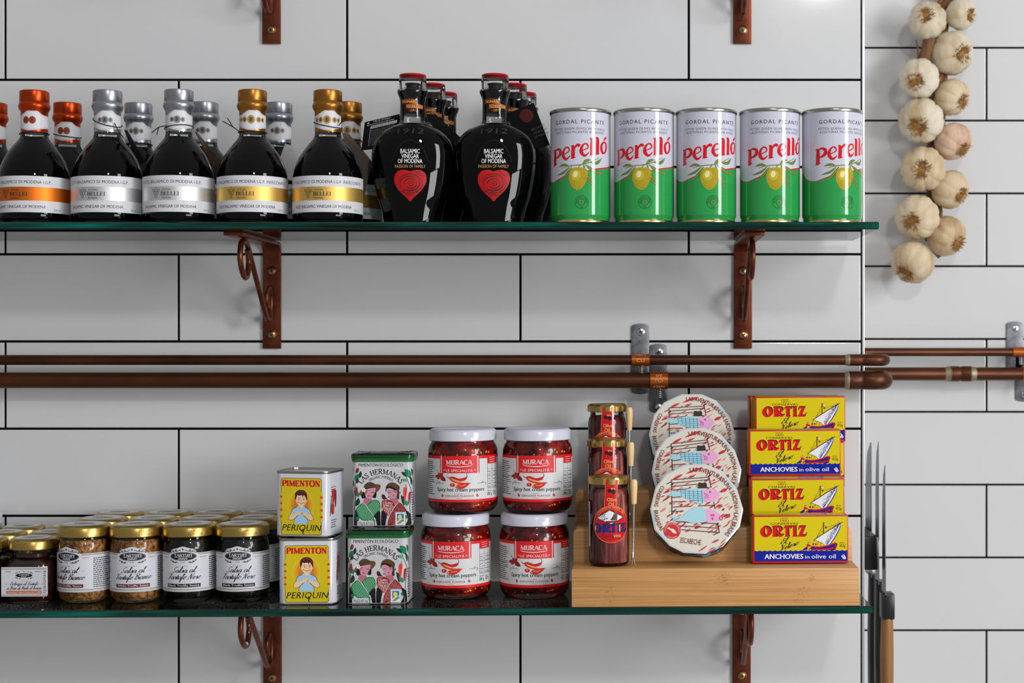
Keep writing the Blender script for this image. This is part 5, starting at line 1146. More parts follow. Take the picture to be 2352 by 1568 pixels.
# ---------------------------------------------------------------- anchovy jars with little forks
def ortiz_word(a, f, red, black=None, off=(0, 0)):
    """fat flared five-letter name; f maps unit letter coordinates to label mm"""
    O = (arcp(.53, .48, .53, .52, 0, 360, 30)[:-1], arcp(.53, .48, .15, .35, 0, 360, 20)[:-1])
    Rr = ([(1.10, 0), (1.20, .10), (1.20, .86), (1.10, .97), (1.60, 1.0), (1.90, .97), (2.08, .84), (2.10, .62), (1.96, .44), (1.78, .38), (1.90, .24), (2.04, .20), (2.18, .26), (2.22, .14), (2.10, .02), (1.90, -.02), (1.72, .06), (1.55, .32), (1.54, .10), (1.64, 0)], arcp(1.67, .68, .11, .2, 0, 360, 14)[:-1])
    Tt = [(2.30, .98), (3.00, 1.0), (2.95, .74), (2.84, .86), (2.72, .87), (2.72, .10), (2.82, 0), (2.30, 0), (2.42, .10), (2.42, .86), (2.30, .80), (2.20, .66)]
    I = [(3.02, 1), (3.52, 1), (3.42, .88), (3.42, .10), (3.54, 0), (3.02, 0), (3.14, .10), (3.14, .88)]
    Z = [(3.70, 1.0), (4.34, 1.0), (3.98, .17), (4.20, .17), (4.46, .40), (4.32, 0), (3.60, 0), (3.98, .84), (3.82, .82), (3.64, .60)]
    for ol, hl in ((O[0], [O[1]]), (Rr[0], [Rr[1]]), (Tt, []), (I, []), (Z, [])):
        if black:
            for k in (1, .66, .33): a.poly([f(x + off[0] * k, y + off[1] * k) for x, y in ol], black, 0, [[f(x + off[0] * k, y + off[1] * k) for x, y in h] for h in hl])
    for ol, hl in ((O[0], [O[1]]), (Rr[0], [Rr[1]]), (Tt, []), (I, []), (Z, [])): a.poly([f(x, y) for x, y in ol], red, 0, [[f(x, y) for x, y in h] for h in hl])
def anchovy_jar():
    o = thing('anchovy_jar', '', 'jar', (0, 0, 0), 0, 'anchovy jars on the riser steps'); R = .0216
    prof = [(.0001, .003), (.014, .003), (.0175, .0003), (.0200, .0010), (.0212, .0035), (R, .007), (R, .0735), (.0208, .0782), (.0192, .0815), (.0188, .086)]
    g = G(); g.lathe([(max(r - .0014, .0001), z + (.004 if i < 4 else 0)) for i, (r, z) in enumerate(prof[:-1])] + [(.0001, .083)], 48); put('contents', g, 'anchovy', o, 60)
    g = G(); g.lathe(prof, 56, cap1=False); put('glass_jar', g, 'jar_glass', o, 60)
    g = G(); n = 84; rg = []
    for r, z in ((.0188, .0858), (.0212, .0860), (.0216, .0868), (.0216, .0925), (.0212, .0940), (.0200, .0950), (.0190, .0946), (.0001, .0946)):
        rg.append([((r + (.0007 if .0865 < z < .093 and (i % 7) < 4 else 0)) * math.cos(2 * math.pi * i / n), (r + (.0007 if .0865 < z < .093 and (i % 7) < 4 else 0)) * math.sin(2 * math.pi * i / n), z) for i in range(n)])
    g.loft(rg); put('lid', g, 'lid_gold', o, 25)
    a = Art(); rd = C(196, 16, 24); gd = C(214, 170, 96); wh = C(226, 230, 236); bl = C(24, 40, 130); K = C(20, 14, 14)
    a.poly([(-4.5 + 2.5, 20), (9 - 1.5, 20), (9.6, 48), (-3.2, 48)][::-1] if False else [(-6, 62), (8.5, 62), (9.8, 92), (-4.2, 92)], rd)
    for x in (-4.6, 8.3): a.line([(x - 1.0, 62), (x + .6, 92)], .3, gd)
    a.ell(0, 80.5, 2.2, 2.2, C(52, 14, 16)); a.ell(4.6, 79.5, 2.6, 2.6, C(52, 14, 16)); a.leaf(1, 83, 6.5, 82, 1.6, gd); a.leaf(3, 83, 7.5, 79, 1.2, C(60, 20, 16))
    a.text('in', 2.6, 74.6, 1.8, C(120, 30, 24), 2.4); a.text('Olive', 2.4, 69.2, 3.8, gd, 10.5, bold=.02); a.text('Oil', 1.6, 64.4, 3.8, gd, 6.2, bold=.02)
    a.ell(2, 45, 21, 20, rd, 44); a.ring(2, 45, 20.3, 19.3, .35, gd, n=44); a.ring(2, 45, 17.2, 16.2, .2, gd, 10, 170)
    a.text('CONSERVAS DESDE 1891', 0, 0, 1.7, gd, 34, arc=(2, 45, 17.3, 92, False)); a.smallprint(-9, 29, 13, 31, 1, C(110, 20, 20), 4)
    a.poly([(-14.8, 51.6), (0, 60.8), (16.4, 52.4), (2, 44.6)], K); a.poly([(-13.6, 51.6), (0, 59.8), (15, 52.3), (2, 45.6)], wh)
    a.script('El', -7.2, 52.8, 1.3, K, 3.4, .2, rot=14); a.script('Velero', -5.2, 49.8, 1.2, K, 8, .2, rot=20)
    a.poly([(.5, 49.6), (6, 57.4), (8.6, 57), (8.2, 49)], C(96, 70, 56)); a.poly([(-3, 48.6), (8.6, 49), (8, 47), (-2, 46.6)], C(130, 24, 34)); a.line([(2.6, 49), (5, 58.4)], .4, K); a.poly([(-5, 47.4), (-3, 48.6), (-2, 46.8)], K)
    f = lambda x, y: (-16.6 + x * 8.35, 36.2 + y * 9.2)
    ortiz_word(a, f, bl, K, (-.10, .06)); a.line([f(.12, .2), f(.06, .5), f(.16, .85)], [.4, 1.6, .5], C(226, 206, 140), 5); a.line([f(3.3, .1), f(3.3, .9)], 1.1, C(226, 206, 140))
    a.text('Anchovies', 1.5, 31.4, 3.8, C(120, 30, 20), 21, bold=.015); a.text('vies', 8.2, 31.4, 3.8, gd, 8.2, bold=.015)
    a.build('label', cyl_map(21.6, 0), 'print_gloss', o, 1.8, .004, .06)
    a = Art(); a.rrect(-30.5, 44, 9.5, 48, 1.5, C(196, 195, 199)); a.smallprint(-34, 23, -27.5, 66, 26, C(90, 88, 90), 5); a.build('back_label', cyl_map(21.6, 0), 'print', o, 1.8)
    xs, ys = .0262, -.012
    g = G(); g.lathe([(.0001, .0918), (.0030, .0912), (.0039, .0885), (.0040, .083), (.0034, .074), (.0030, .0665), (.0029, .0655), (.0001, .0655)], 20); h = put('fork_handle', g, 'fork_wood', o, 50, (xs, ys, 0)); h['label'] = 'pale wooden fork handle'
    g = G(); g.tube([(0, 0, .066), (-.0004, 0, .040), (-.001, 0, .017), (-.0012, 0, .014)], [.0009, .0009, .0009, .0012], 8); g.tube([(-.0012, 0, .0145), (-.0017, -.001, .010), (-.0012, 0, .006)], [.0011, .0019, .0019], 10)
    for s_ in (-1, 1): g.tube([(-.0012 + .0009 * s_, 0, .0065), (-.0008 + .0016 * s_, 0, .0008)], [.0009, .0005], 8)
    put('fork_tines', g, 'stud', o, 50, (xs, ys, 0))
    return o
aj = anchovy_jar()
for i, (px, d, z, rz, lab) in enumerate(((1399, 1.621, S1, 3, 'anchovy jar with red label and fork, on the lowest bamboo step'), (1396, 1.6765, S2, -2, 'anchovy jar with red label and fork, on the middle bamboo step'), (1395, 1.7315, S3, -3, 'anchovy jar with red label and fork, on the topmost bamboo step'))):
    loc = on_step(px, d, z)
    if i == 0: aj.location = loc; aj.rotation_euler = (0, R_(TY), R_(rz)); aj['label'] = lab
    else: dup(aj, loc, rz, lab, 0, TY)

# ---------------------------------------------------------------- round paper-wrapped tins
SRF, STH = .0508, .030
def sardine_tin():
    o = thing('wrapped_tin', '', 'tin', (0, 0, 0), 0, 'round paper wrapped tins leaning on the riser')
    rn = random.Random(11); n = 14; ang = [2 * math.pi * (i + rn.uniform(-.18, .18)) / n for i in range(n)]; rf = [SRF * rn.uniform(.968, 1.0) for _ in range(n)]
    ring = lambda k, y, j=0: [(rf[i] * k * math.cos(ang[i]) + rn.uniform(-j, j), y, SRF + rf[i] * k * math.sin(ang[i]) + rn.uniform(-j, j)) for i in range(n)]
    def fine(r):
        out = []
        for i in range(n):
            a, b = Vector(r[i]), Vector(r[(i + 1) % n]); out += [a, a.lerp(b, .33), a.lerp(b, .67)]
        return out
    F0 = ring(1, 0); g = G(); rr = [fine(ring(.6, STH)), fine(ring(.94, STH - .001)), fine(ring(.985, STH - .006, .0008)), fine(ring(.96, STH * .55, .0014)), fine(ring(.985, .006, .0012)), fine(ring(.995, .002, .0003))]
    for r in rr[2:5]:
        for p in r: p.x += rn.uniform(-.0008, .0008); p.z += rn.uniform(-.0008, .0008)
    g.loft(rr, 0, True, False); put('wrapper_side', g, 'wrap_side', o, 20)
    g = G(); g.loft([fine(ring(.997, .0022)), fine(F0), fine([(p[0] * .97, -.0006, SRF + (p[2] - SRF) * .97) for p in F0])], 0, False, True, mis=[0, 1]); put('paper_face', g, ['wrap_blue', 'tin_white'], o, 20)
    a = Art(); cr = C(212, 206, 192); rd, pk, dk = C(196, 24, 34), C(222, 124, 116), C(96, 20, 30); bl = C(150, 204, 220)
    q = lambda *p: [((x - 785) / 13.9, (795 - y) / 13.9) for x, y in p]; sm = lambda *p, cl=True: [(v.x, v.y) for v in smooth(q(*p), 4, cl)]
    a.poly([(p[0] * 970, (p[2] - SRF) * 970) for p in F0], cr)
    for i in (1, 4, 7, 8, 11, 12):
        p0, p1 = F0[i], F0[(i + 1) % n]; a.poly([(p0[0] * 968, (p0[2] - SRF) * 968), (p1[0] * 968, (p1[2] - SRF) * 968), ((p0[0] + p1[0]) * 466, (p0[2] + p1[2] - 2 * SRF) * 466)], bl if i % 2 else C(186, 216, 222))
    for i in range(175):
        x, y = rn.uniform(230, 1360), rn.uniform(260, 1180); dx, dy = x - 785, y - 760
        if dx * dx / 560 ** 2 + dy * dy / 480 ** 2 > 1: continue
        l = rn.uniform(45, 130); t = R_(rn.uniform(22, 44)); (u0, v0), (u1, v1) = q((x, y), (x + l * math.cos(t), y - l * math.sin(t))); a.leaf(u0, v0, u1, v1, rn.uniform(.7, 2.0), rn.choice((rd, rd, pk, pk, dk, C(176, 40, 44))), rn.uniform(-.06, .06))
    for x0, y0, x1, y1, w in ((300, 560, 440, 490, 2.6), (440, 350, 590, 270, 2.6), (640, 260, 880, 160, 2.4), (780, 215, 890, 165, 2.0), (1140, 540, 1260, 490, 3), (850, 1050, 760, 1100, 2.4), (810, 1440, 940, 1350, 1.4), (1010, 1310, 1120, 1255, 2), (930, 1470, 1080, 1385, 1.4), (1090, 1400, 1220, 1290, 1.2), (1130, 1330, 1220, 1240, .8), (960, 1420, 1050, 1370, 1)): a.leaf(*q((x0, y0))[0], *q((x1, y1))[0], w, rd)
    gl = C(66, 26, 44)
    for p in (((425, 350), (425, 890)), ((425, 352), (990, 312)), ((985, 312), (1015, 475)), ((430, 405), (980, 350)), ((425, 455), (810, 420)), ((440, 510), (690, 492)), ((430, 625), (560, 615)), ((430, 690), (640, 685)), ((430, 770), (720, 755)), ((430, 838), (600, 833)), ((815, 752), (1055, 742)), ((1048, 690), (1070, 800)), ((480, 990), (720, 1003)), ((850, 1010), (1105, 1020)), ((1100, 1010), (1125, 1160)), ((500, 1050), (1115, 1090)), ((560, 1112), (1120, 1155)), ((350, 418), (425, 380)), ((1030, 1190), (1125, 1150))): a.line(q(*p), .85, gl)
    # fish with hat
    a.poly(sm((345, 590), (420, 560), (380, 500), (470, 540), (560, 520), (720, 490), (880, 510), (900, 600), (900, 690), (840, 720), (680, 660), (560, 610), (440, 600)), bl)
    for x in range(560, 900, 62): a.line(q((x, 512 + max(0, 640 - x) * .06), (x + 8, 615 + (x - 560) * .32)), .5, C(40, 50, 80))
    for y in range(530, 700, 34): a.line(q((540 + (y - 530) * 1.1, y), (895, y + 6)), .4, C(40, 60, 90))
    a.poly(sm((890, 515), (1000, 500), (1090, 520), (1140, 580), (1090, 650), (1010, 690), (940, 690), (905, 660), (885, 590)), C(226, 160, 206))
    for k in range(3): a.line(sm((905 + 22 * k, 545 + 14 * k), (925 + 22 * k, 590), (915 + 22 * k, 640), cl=False), .5, C(90, 40, 80))
    for c_ in ((995, 540),): a.line(q((c_[0] - 14, c_[1] - 14), (c_[0] + 14, c_[1] + 14)), .6, BLACK); a.line(q((c_[0] - 14, c_[1] + 14), (c_[0] + 14, c_[1] - 14)), .6, BLACK)
    a.poly(sm((792, 476), (820, 462), (822, 405), (850, 395), (885, 402), (930, 394), (950, 420), (950, 458), (975, 470), (930, 482), (850, 484)), C(38, 18, 18))
    # second fish
    a.poly(sm((372, 1000), (440, 960), (410, 905), (560, 930), (640, 850), (780, 775), (900, 790), (930, 880), (930, 985), (760, 1010), (600, 985), (480, 980)), C(160, 206, 216)); a.line(q((420, 960), (470, 930), (440, 985), (540, 930)), .5, C(40, 60, 80))
    a.poly(sm((920, 820), (1000, 800), (1090, 850), (1165, 920), (1150, 970), (1040, 985), (930, 980), (935, 900)), C(226, 160, 206)); a.ring(*q((1148, 938))[0], 1.7, 1.9, 1.0, rd, n=18); a.rect(*q((995, 905))[0], *q((1055, 880))[0], C(214, 50, 80))
    a.line(q((1010, 935), (1034, 962)), .6, BLACK); a.line(q((1010, 962), (1034, 935)), .6, BLACK); a.line(sm((995, 930), (1022, 918), (1050, 930), cl=False), .3, BLACK)
    for x, y in ((1205, 520), (1250, 915)): a.poly(sm((x - 50, y + 30), (x - 10, y - 10), (x + 10, y - 38), (x + 40, y - 20), (x + 30, y + 6), (x, y + 18)), rd)
    a.ell(*q((425, 1127))[0], 9.0, 8.8, rd, 36); a.poly(sm((350, 1090), (385, 1075), (400, 1095), (450, 1105), (490, 1165), (440, 1160), (400, 1120), (365, 1100)), C(226, 214, 204)); a.text('CONSERVAS BRASEADAS', 0, 0, 1.2, cr, 24, arc=(*q((425, 1127))[0], 6.9, 90, False)); a.text('GUEYUMAR', 0, 0, 1.2, cr, 11, arc=(*q((425, 1127))[0], 8.1, 270, True))
    tc_ = C(120, 20, 24)
    a.text('LAS AVENTURAS', 0, 0, 4.8, tc_, 37, arc=(0, 0, 40.6, 72, False), bold=.014); a.text('DE', 0, 0, 3, tc_, 3.4, arc=(0, 0, 41.6, 45, False)); a.text('UNA SARDINA', 0, 0, 4.8, tc_, 31, arc=(0, 0, 40.6, 21, False), bold=.014); a.text('EN', 0, 0, 2.6, tc_, 3.2, arc=(0, 0, 41.8, -4, False)); a.text('LAS BRASAS', 0, 0, 4.8, tc_, 26, arc=(0, 0, 40.6, -24.5, False), bold=.014)
    a.text('CONSERVAS', 0, 0, 4.4, tc_, 25, arc=(0, 0, 44.8, 161, True), bold=.014); a.text('BRASEADAS', 0, 0, 4.4, tc_, 24, arc=(0, 0, 45.2, 197.5, True), bold=.014)
    a.text('ESCABECHE', *q((695, 1325))[0], 5.6, tc_, 22, bold=.004, rot=-7)
    a.build('printed_face', lambda u, v, h: (u * .001, -.0006 - h * .001, SRF + v * .001), 'print', o, None, .003, .03)
    return o
st_ = sardine_tin(); LEAN = -20
for i, (px, dr, z, rz, ry, lab) in enumerate(((1598, 1.631, S1, 0, 0, 'round paper-wrapped tin with fish print, frontmost, on the lowest bamboo step'), (1601, 1.6855, S2, 0, -2, 'round paper-wrapped tin with fish print, on the middle bamboo step'), (1588, 1.7405, S3, 2, 1, 'round paper-wrapped tin with fish print, rearmost, on the topmost bamboo step'))):
    x, y, zz = on_step(px, dr, z); t = R_(-LEAN)
    # the rear lower rim touches the step
    loc = (x, y - STH * math.cos(t), zz + STH * math.sin(t) + .0006)
    if i == 0: st_.location = loc; st_.rotation_euler = (R_(LEAN), R_(ry), R_(rz)); st_['label'] = lab
    else: dup(st_, loc, rz, lab, LEAN, ry)

# ---------------------------------------------------------------- yellow anchovy boxes
M['box_red'] = mat('box_red', C(186, 26, 26), .4); BW, BHt, BD = .1024, .0512, .0235
def anchovy_box():
    o = thing('anchovy_box', '', 'box', (0, 0, 0), 0, 'yellow anchovy boxes stacked on the riser')
    g = G(); g.box((0, BD / 2, BHt / 2), (BW, BD, BHt), .0007); put('carton', g, 'box_red', o, 30)
    a = Art(); Y = C(214, 194, 4); rd, bl, K, dk = C(206, 14, 26), C(10, 28, 150), C(14, 12, 14), C(74, 18, 30); sl = C(226, 228, 234)
    q = lambda *p: [((x - 1150) / 21.07, (1145 - y) / 21.07) for x, y in p]; sm = lambda *p, cl=False: [(v.x, v.y) for v in smooth(q(*p), 5, cl)]
    (x0, y0), (x1, y1) = q((118, 1098), (2205, 100)); a.rect(x0, y0, x1, y1, Y)
    yb = q((0, 870))[0][1]; wv = []
    for k in range(18):
        xa, xb = x0 + (x1 - x0) * k / 18, x0 + (x1 - x0) * (k + 1) / 18
        for t in range(6): wv.append((xa + (xb - xa) * t / 6, yb + .95 - .95 * math.sin(math.pi * t / 6)))
    wv.append((x1, yb + .95))
    for p, r in zip(wv, wv[1:]): a._put([[(p[0], y0), (r[0], y0), r], [(p[0], y0), r, p]], bl, 0, p is not wv[0])
    a.text('DESDE', *q((792, 156))[0], 1.5, K, 8.2); a.text('1891', *q((797, 208))[0], 1.7, C(150, 20, 26), 8.6, bold=.03); a.text('CONSERVAS', *q((790, 277))[0], 2.3, C(30, 28, 18), 29.5, bold=.014)
    f = lambda x, y: ((245 + 235 * x - 1150) / 21.07, (1145 - (548 - 238 * y)) / 21.07)
    ortiz_word(a, lambda x, y: f(x, y), C(212, 12, 24), K, (.085, .075))
    a.script('El', *q((765, 700))[0], 2.6, K, 6.2, .2, slant=.5, rot=12); a.script('Velero', *q((900, 795))[0], 2.6, K, 20.5, .2, slant=.4, rot=19)
    # lateen boat
    a.line(q((1675, 235), (1672, 470)), .9, dk); a.ell(*q((1675, 240))[0], .9, .45, dk, 12); a.poly(q((1695, 250), (1775, 268), (1715, 295)), sl); a.line(q((1695, 250), (1775, 268), (1715, 295), (1695, 250)), .25, dk)
    a.poly(sm((1470, 625), (1560, 560), (1800, 400), (2060, 255), (2050, 330), (1990, 460), (1900, 610), (1800, 730), (1690, 740), (1640, 690), (1560, 650)), sl)
    bl2 = C(40, 54, 160); rn = random.Random(4); a.k += 1
    for i in range(420):
        t = rn.random(); ex, ey = 2060 - 300 * t ** 1.15 - 10, 255 + 480 * t; e = abs(rn.gauss(0, 1)) * (16 + 34 * math.sin(math.pi * t)); X, Y_ = ex - e, ey - e * .35
        if X > 1700: (u, v), = q((X, Y_)); a._put([[(u, v), (u + .55, v - .1), (u + .25, v + .75)]], bl2, 0, True)
    a.line(sm((2062, 258), (2045, 340), (1985, 470), (1895, 620), (1810, 730)), [.5, 1.1, .9], C(30, 40, 140))
    a.line(q((1440, 635), (1560, 556), (1800, 402), (2105, 226)), [.5, .8, .9, .6], dk); a.line(q((1672, 280), (1520, 570)), .28, dk); a.line(q((2000, 270), (1740, 345), (1690, 290)), .28, dk); a.line(q((1690, 380), (1500, 590)), .25, dk); a.ell(*q((1728, 345))[0], 1.0, 1.0, dk, 14); a.line(sm((1480, 620), (1560, 660), (1640, 690), (1700, 745)), .35, K)
    for x0_, y0_, x1_, y1_ in ((1475, 620, 1440, 700), (1560, 655, 1535, 745), (1625, 690, 1600, 745)): a.line(q((x0_, y0_), (x1_, y1_)), .25, dk)
    a.poly(sm((1400, 760), (1520, 775), (1680, 760), (1830, 715), (1930, 685), (1985, 720), (1960, 790), (1920, 855), (1700, 850), (1440, 858), (1385, 820)), C(34, 20, 110)); a.line(sm((1430, 770), (1560, 782), (1700, 765), (1850, 722), (1930, 695)), 1.2, rd); a.line(sm((1400, 800), (1560, 815), (1700, 802), (1880, 750), (1975, 735)), 1.1, bl); a.line(sm((1430, 845), (1600, 838), (1750, 832), (1900, 800)), 1.6, rd); a.line(q((1960, 690), (1930, 845)), 1.8, C(150, 16, 40))
    a.poly(sm((1290, 760), (1310, 710), (1345, 720), (1390, 755), (1370, 775), (1330, 765), (1310, 800), cl=True), rd); a.ell(*q((1335, 693))[0], .8, .8, C(226, 170, 120), 12); a.rect(*q((1312, 686))[0], *q((1358, 674))[0], bl); a.poly(sm((1300, 780), (1310, 830), (1230, 855), (1195, 850), (1250, 800), cl=True), bl); a.line(q((1195, 850), (1230, 865)), .7, rd)
    for x in (1440, 1500): a.ell(*q((x, 722))[0], .9, .8, rd if x > 1450 else bl, 12); a.rect(*q((x - 24, 714))[0], *q((x + 24, 704))[0], bl)
    a.line(q((1390, 790), (1340, 855)), 1.2, rd)
    a.text('NET WT.', *q((2095, 702))[0], 1.2, K, 5.2); a.text('47,5g', *q((2098, 786))[0], 3.0, K, 6.2)
    wh = C(236, 236, 240); a.text('ANCHOVIES', *q((778, 1042))[0], 5.0, wh, 41.5, bold=.03); a.text('in', *q((1304, 1038))[0], 3.6, wh, 4.6, bold=.005); a.text('olive oil', *q((1672, 1038))[0], 4.4, wh, 26, bold=.008)
    cx, cy = q((2125, 1005))[0]
    a.poly([(cx + x, cy + y) for x, y in ((-2.6, .8), (-.6, 2.6), (.8, 2.0), (2.6, -1.6), (1.2, -2.8), (-.8, -2.0))], wh); a.poly([(cx + x, cy + y) for x, y in ((-1.5, .9), (-.5, 1.8), (.3, 1.3), (-.5, -.4))], bl); a.ell(cx + 1.1, cy - 1.3, .55, .55, bl, 12)
    a.build('printed_front', lambda u, v, h: (u * .001, -h * .001, v * .001), 'print_gloss', o, None, .004, .03)
    for nm, mp, w, h_ in (('printed_top', lambda u, v, h: (u * .001, v * .001, BHt + h * .001), 48.5, 22), ('printed_side', lambda u, v, h: (-BW / 2 - h * .001, BD - (u + .0) * .001, v * .001), 0, 0), ('printed_side', lambda u, v, h: (BW / 2 + h * .001, u * .001, v * .001), 0, 0)):
        b = Art()
        if w:
            b.rect(-w, 2.2, w, h_, Y); b.smallprint(-46, 6, -4, 12, 3, C(120, 60, 20), 3); b.rect(2, 4, 30, 19, C(120, 100, 170)); b.smallprint(4, 6, 28, 18, 4, C(230, 226, 200), 5)
        else: b.rect(2, 2, 21.5, 49, Y); b.serif('ORTIZ', 9, 14, 4, rd, 24, .3, .15, rot=90)
        b.build(nm, mp, 'print', o)
    return o
ab = anchovy_box()
BX = ((1838.5, 1.619, S1 + .0001, 0.6, 'yellow anchovy box with blue band, front one on the lowest bamboo step'), (1832, 1.652, S2 + .0001, .4, 'yellow anchovy box on the middle step, showing above the frontmost box'),
      (1832, 1.6768, S2 + .0001, .2, 'yellow anchovy box on the middle step, hidden behind the one above frontmost'), (1825.5, 1.6845, S2 + BHt + .0003, .5, 'yellow anchovy box with whole blue band, second from the top of the pile'),
      (1836, 1.7115, S3 + .0001, 0, 'yellow anchovy box on the top step, under the highest box'), (1838, 1.7105, S3 + BHt + .0003, 0, 'yellow anchovy box highest in the pile, its front half covered'),
      (1818, 1.7365, S3 + .0001, 0, 'yellow anchovy box at the very back, under the rear top one'), (1824, 1.7355, S3 + BHt + .0003, 0, 'yellow anchovy box behind the highest one, left edge showing'))
for i, (px, d, z, rz, lab) in enumerate(BX):
    x = xw(px, d); loc = (x, d - ZW, z + TL * x + .0003)
    if i == 0: ab.location = loc; ab.rotation_euler = (0, R_(TY), R_(rz)); ab['label'] = lab
    else: dup(ab, loc, rz, lab, 0, TY)
# ================================================================ alcove: garlic string, knife rack
o = thing('garlic_string', 'braided string of white garlic bulbs hanging on the alcove wall', 'garlic', P(2150, 300, 2.10))
org = o.location.copy()
def bulb(c, r, root, seed, tint):
    """garlic bulb: cloves as lobes, root disc pointing along root"""
    rn = random.Random(seed); g = G(); nl = rn.choice((7, 8, 9)); ph = rn.random() * 6; N = 72
    prof = [(-1.22, .10), (-1.12, .15), (-1.0, .26), (-.88, .46), (-.70, .70), (-.48, .88), (-.22, .985), (.05, 1.0), (.30, .93), (.50, .79), (.64, .60), (.71, .40), (.70, .22), (.66, .08)]
    T = Vector(root).normalized().to_track_quat('Z', 'Y').to_matrix().to_4x4(); amp = [rn.uniform(.045, .085) for _ in range(nl)]
    rg = []
    for z, q in prof:
        row = []
        for i in range(N):
            t = 2 * math.pi * i / N + ph; k = int((t * nl / (2 * math.pi)) % nl); w = abs(math.sin(t * nl / 2)) ** .55
            f = 1 - amp[k] * (1 - w) * (1.35 if q > .3 else .5) + .012 * math.sin(t * 23 + z * 5)
            row.append((r * q * f * math.cos(t), r * q * f * math.sin(t), r * z * (1 + .02 * math.sin(t * 2 + seed))))
        rg.append(row)
    g.loft(rg, T=Matrix.Translation(c) @ T); b = put('garlic_bulb', g, tint, o, 180)
    g = G()
    for i in range(110):
        a = rn.random() * 6.283; q = r * .33 * math.sqrt(rn.random()); l = r * rn.uniform(.08, .2); ou = rn.uniform(.5, 1.5)
        p0 = Vector((q * math.cos(a), q * math.sin(a), r * .655)); p1 = p0 + Vector((l * ou * math.cos(a + rn.uniform(-.6, .6)), l * ou * math.sin(a + rn.uniform(-.6, .6)), l))
        g.tube([p0, p1], [r * .022, r * .008], 4, T=Matrix.Translation(c) @ T)
    g.lathe([(r * .40, r * .60), (r * .33, r * .70), (.0001, r * .70)], 24, T=Matrix.Translation(c) @ T); b2 = put('root_tuft', g, 'root', b, 60)
for k, (c1, c2, c3) in enumerate(((C(208, 196, 172), C(178, 152, 112), C(220, 211, 194)), (C(202, 180, 146), C(166, 130, 90), C(214, 200, 174)), (C(214, 184, 158), C(178, 136, 112), C(226, 206, 184)))):
    m = M['garlic_%d' % k] = mat('garlic_%d' % k, c1, .5, spec=.25); BS(m).inputs['Subsurface Weight'].default_value = .1
    BS(m).inputs['Subsurface Radius'].default_value = (.004, .003, .002)
    t_, o_ = noise_col(m, 38, [(.3, c2), (.5, c1), (.7, c3)], (1, 1, .25), 5, .6, rand=True); bump(m, t_, o_, .12)
BL = ((2130, 46, 46, (2123, 40), 0), (2208, 33, 38, (2232, 40), 0), (2187, 122, 53, (2211, 130), 0), (2110, 181, 49, (2098, 197), 0), (2188, 224, 44, (2215, 241), 1), (2115, 278, 55, (2103, 300), 0), (2191, 326, 46, (2217, 352), 2), (2120, 388, 54, (2112, 394), 1), (2184, 436, 47, (2212, 455), 1), (2106, 499, 54, (2086, 515), 1), (2176, 543, 49, (2205, 565), 1), (2095, 604, 52, (2072, 636), 1))
for i, (px, py, r, (rx, ry), tint) in enumerate(BL):
    d = 2.095 if px < 2150 else 2.108; c = P(px, py, d) - org; rr = r / F * d; u, v = (rx - px) / r, -(ry - py) / r
    n = math.sqrt(max(.12, 1 - u * u - v * v)); bulb(c - Vector((u * .25, -n * .25, v * .25)) * rr * 0, rr * .97, (u * 1.15 - .10, -n, v * 1.15), 20 + i, 'garlic_%d' % tint)
g = G(); rn = random.Random(6)
for k in range(5):
    pts = [P(2152 + 14 * math.sin(j * .9 + k * 1.3) + (j - 8) * -1.5 + (14 if j < 3 else 0), -90 + j * 46, 2.128 + .005 * math.cos(j * .9 + k * 1.3)) - org for j in range(15)]
    g.tube(smooth(pts, 4), [.0052 - .0002 * (i / 8) for i in range(len(smooth(pts, 4)))], 8)
g.tube(smooth([P(2150, 20, 2.11) - org, P(2132, 100, 2.10) - org, P(2118, 150, 2.105) - org], 5), .0085, 10)
put('braided_stem', g, 'straw', o, 60)
g = G(); g.tube(smooth([P(2104, 92, 2.10) - org, P(2108, 112, 2.10) - org, P(2108, 136, 2.10) - org], 5), .0012, 6); g.tube(smooth([P(2160, 590, 2.118) - org, P(2140, 560, 2.12) - org, P(2150, 520, 2.12) - org], 4), .004, 8); put('loose_stalk', g, 'straw', o, 60)

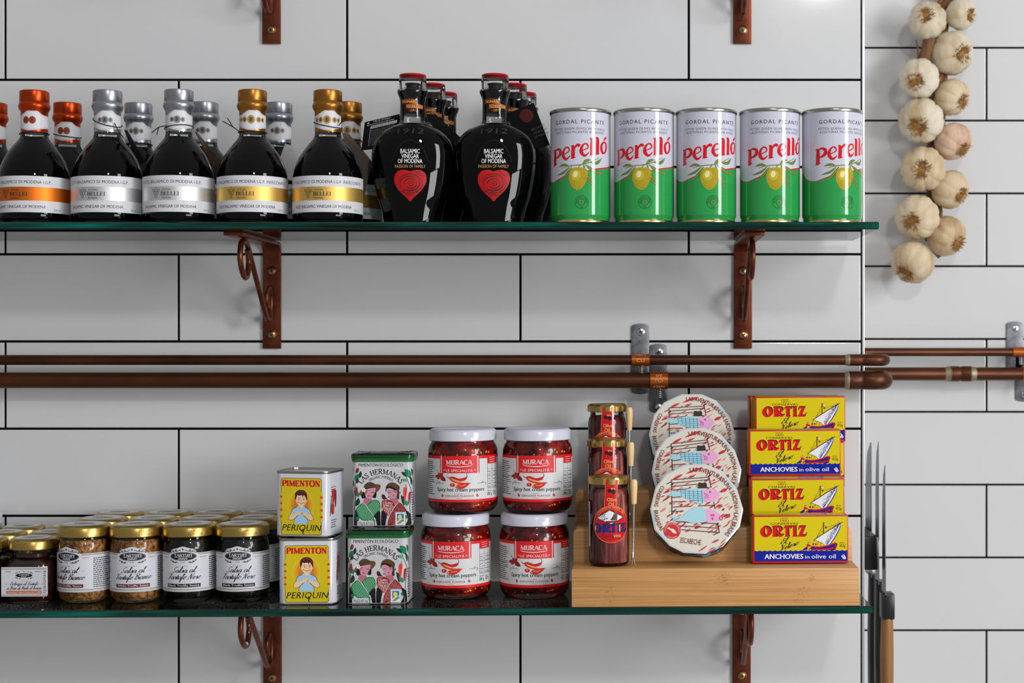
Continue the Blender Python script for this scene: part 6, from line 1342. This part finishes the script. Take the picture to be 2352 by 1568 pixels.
# knife rack on the return wall, three knives clinging to it
RXW = .2772
o = thing('knife_rack', 'black knife rack bar on the alcove side wall, above the knife handles', 'knife rack', (RXW, .19, EYE - .264), 0)
g = G(); g.box((.016, 0, 0), (.031, .20, .042), .003); put('bar', g, 'black_plastic', o, 30)
g = G(); g.box((.0318, 0, 0), (.0012, .19, .030), .0003); put('magnet_strip', g, 'knife_steel', o, 30)
KX = RXW + .0326
def knife(label, y, w, ztop, zblade, zend, hm, bol, x=KX, hw=.012, rz=0, hy=None):
    o = thing('kitchen_knife', label, 'knife', (x, y, zblade), rz, 'kitchen knives on the rack')
    L = ztop - zblade; g = G(); rg = []
    for k in range(13):
        t = k / 12; z = L * t; hw_ = w * (1 - max(0, t - .55) ** 1.8 * 3.6 * .55) if k < 12 else w * .12
        th = .0013 * (1 - .7 * t)
        rg.append([(-.0, -w / 2, z), (th, -w / 2, z), (th * .6, -w / 2 + hw_ * .8, z), (.0, -w / 2 + hw_, z)])
    g.loft(rg); put('blade', g, 'knife_steel', o, 30)
    yh = -w / 2 + .012
    if bol:
        g = G(); g.box((hw * .3, yh, -bol / 2 + .004), (hw, .024, bol), .002); put('bolster', g, 'black_plastic', o, 30)
    hl = zblade - zend; g = G(); z0 = (-bol + .006) if bol else .004
    g.loft([[(hw * .3 + sx * x_ * hw / 2, yh + sx * y_ * .013 + bow, z) for x_, y_ in arcp(0, 0, 1, 1, 0, 360, 20)[:-1]] for z, sx, bow in ((z0, .9, 0), (z0 - .01, .95, 0), (-hl * .45, 1.06, .002), (-hl * .8, 1.0, .001), (-hl + .004, .96, -.001), (-hl, .7, -.001))]); put('handle', g, hm, o, 40)
    return o
def ky(px): return KX * F / (px - VX) - ZW     # depth at which the rack face shows at pixel column px
knife('wide kitchen knife with black handle, deepest on the rack', ky(1997.5) + .012, .05, EYE + (784 - 1012) / F * 1.99, EYE - .305, EYE - .47, 'black_plastic', 0, hw=.011)
knife('narrow kitchen knife with black handle, between the wide one and wooden-handled one', ky(2014), .024, EYE + (784 - 1010) / F * 1.935, EYE - .305, EYE - .46, 'black_plastic', 0, hw=.012)
knife('slim kitchen knife with black bolster and wooden handle, nearest on the rack', ky(2026), .021, EYE + (784 - 1062) / F * 1.90, EYE - .314, EYE - .47, 'handle_wood', .032, KX + .0018, .0155)
M['floor_tile'] = mat('floor_tile', C(170, 166, 160), .4)
tag(put('floor', G().box((0, -1.9, -.02), (5.2, 4.6, .04)), 'floor_tile'), kind='structure')
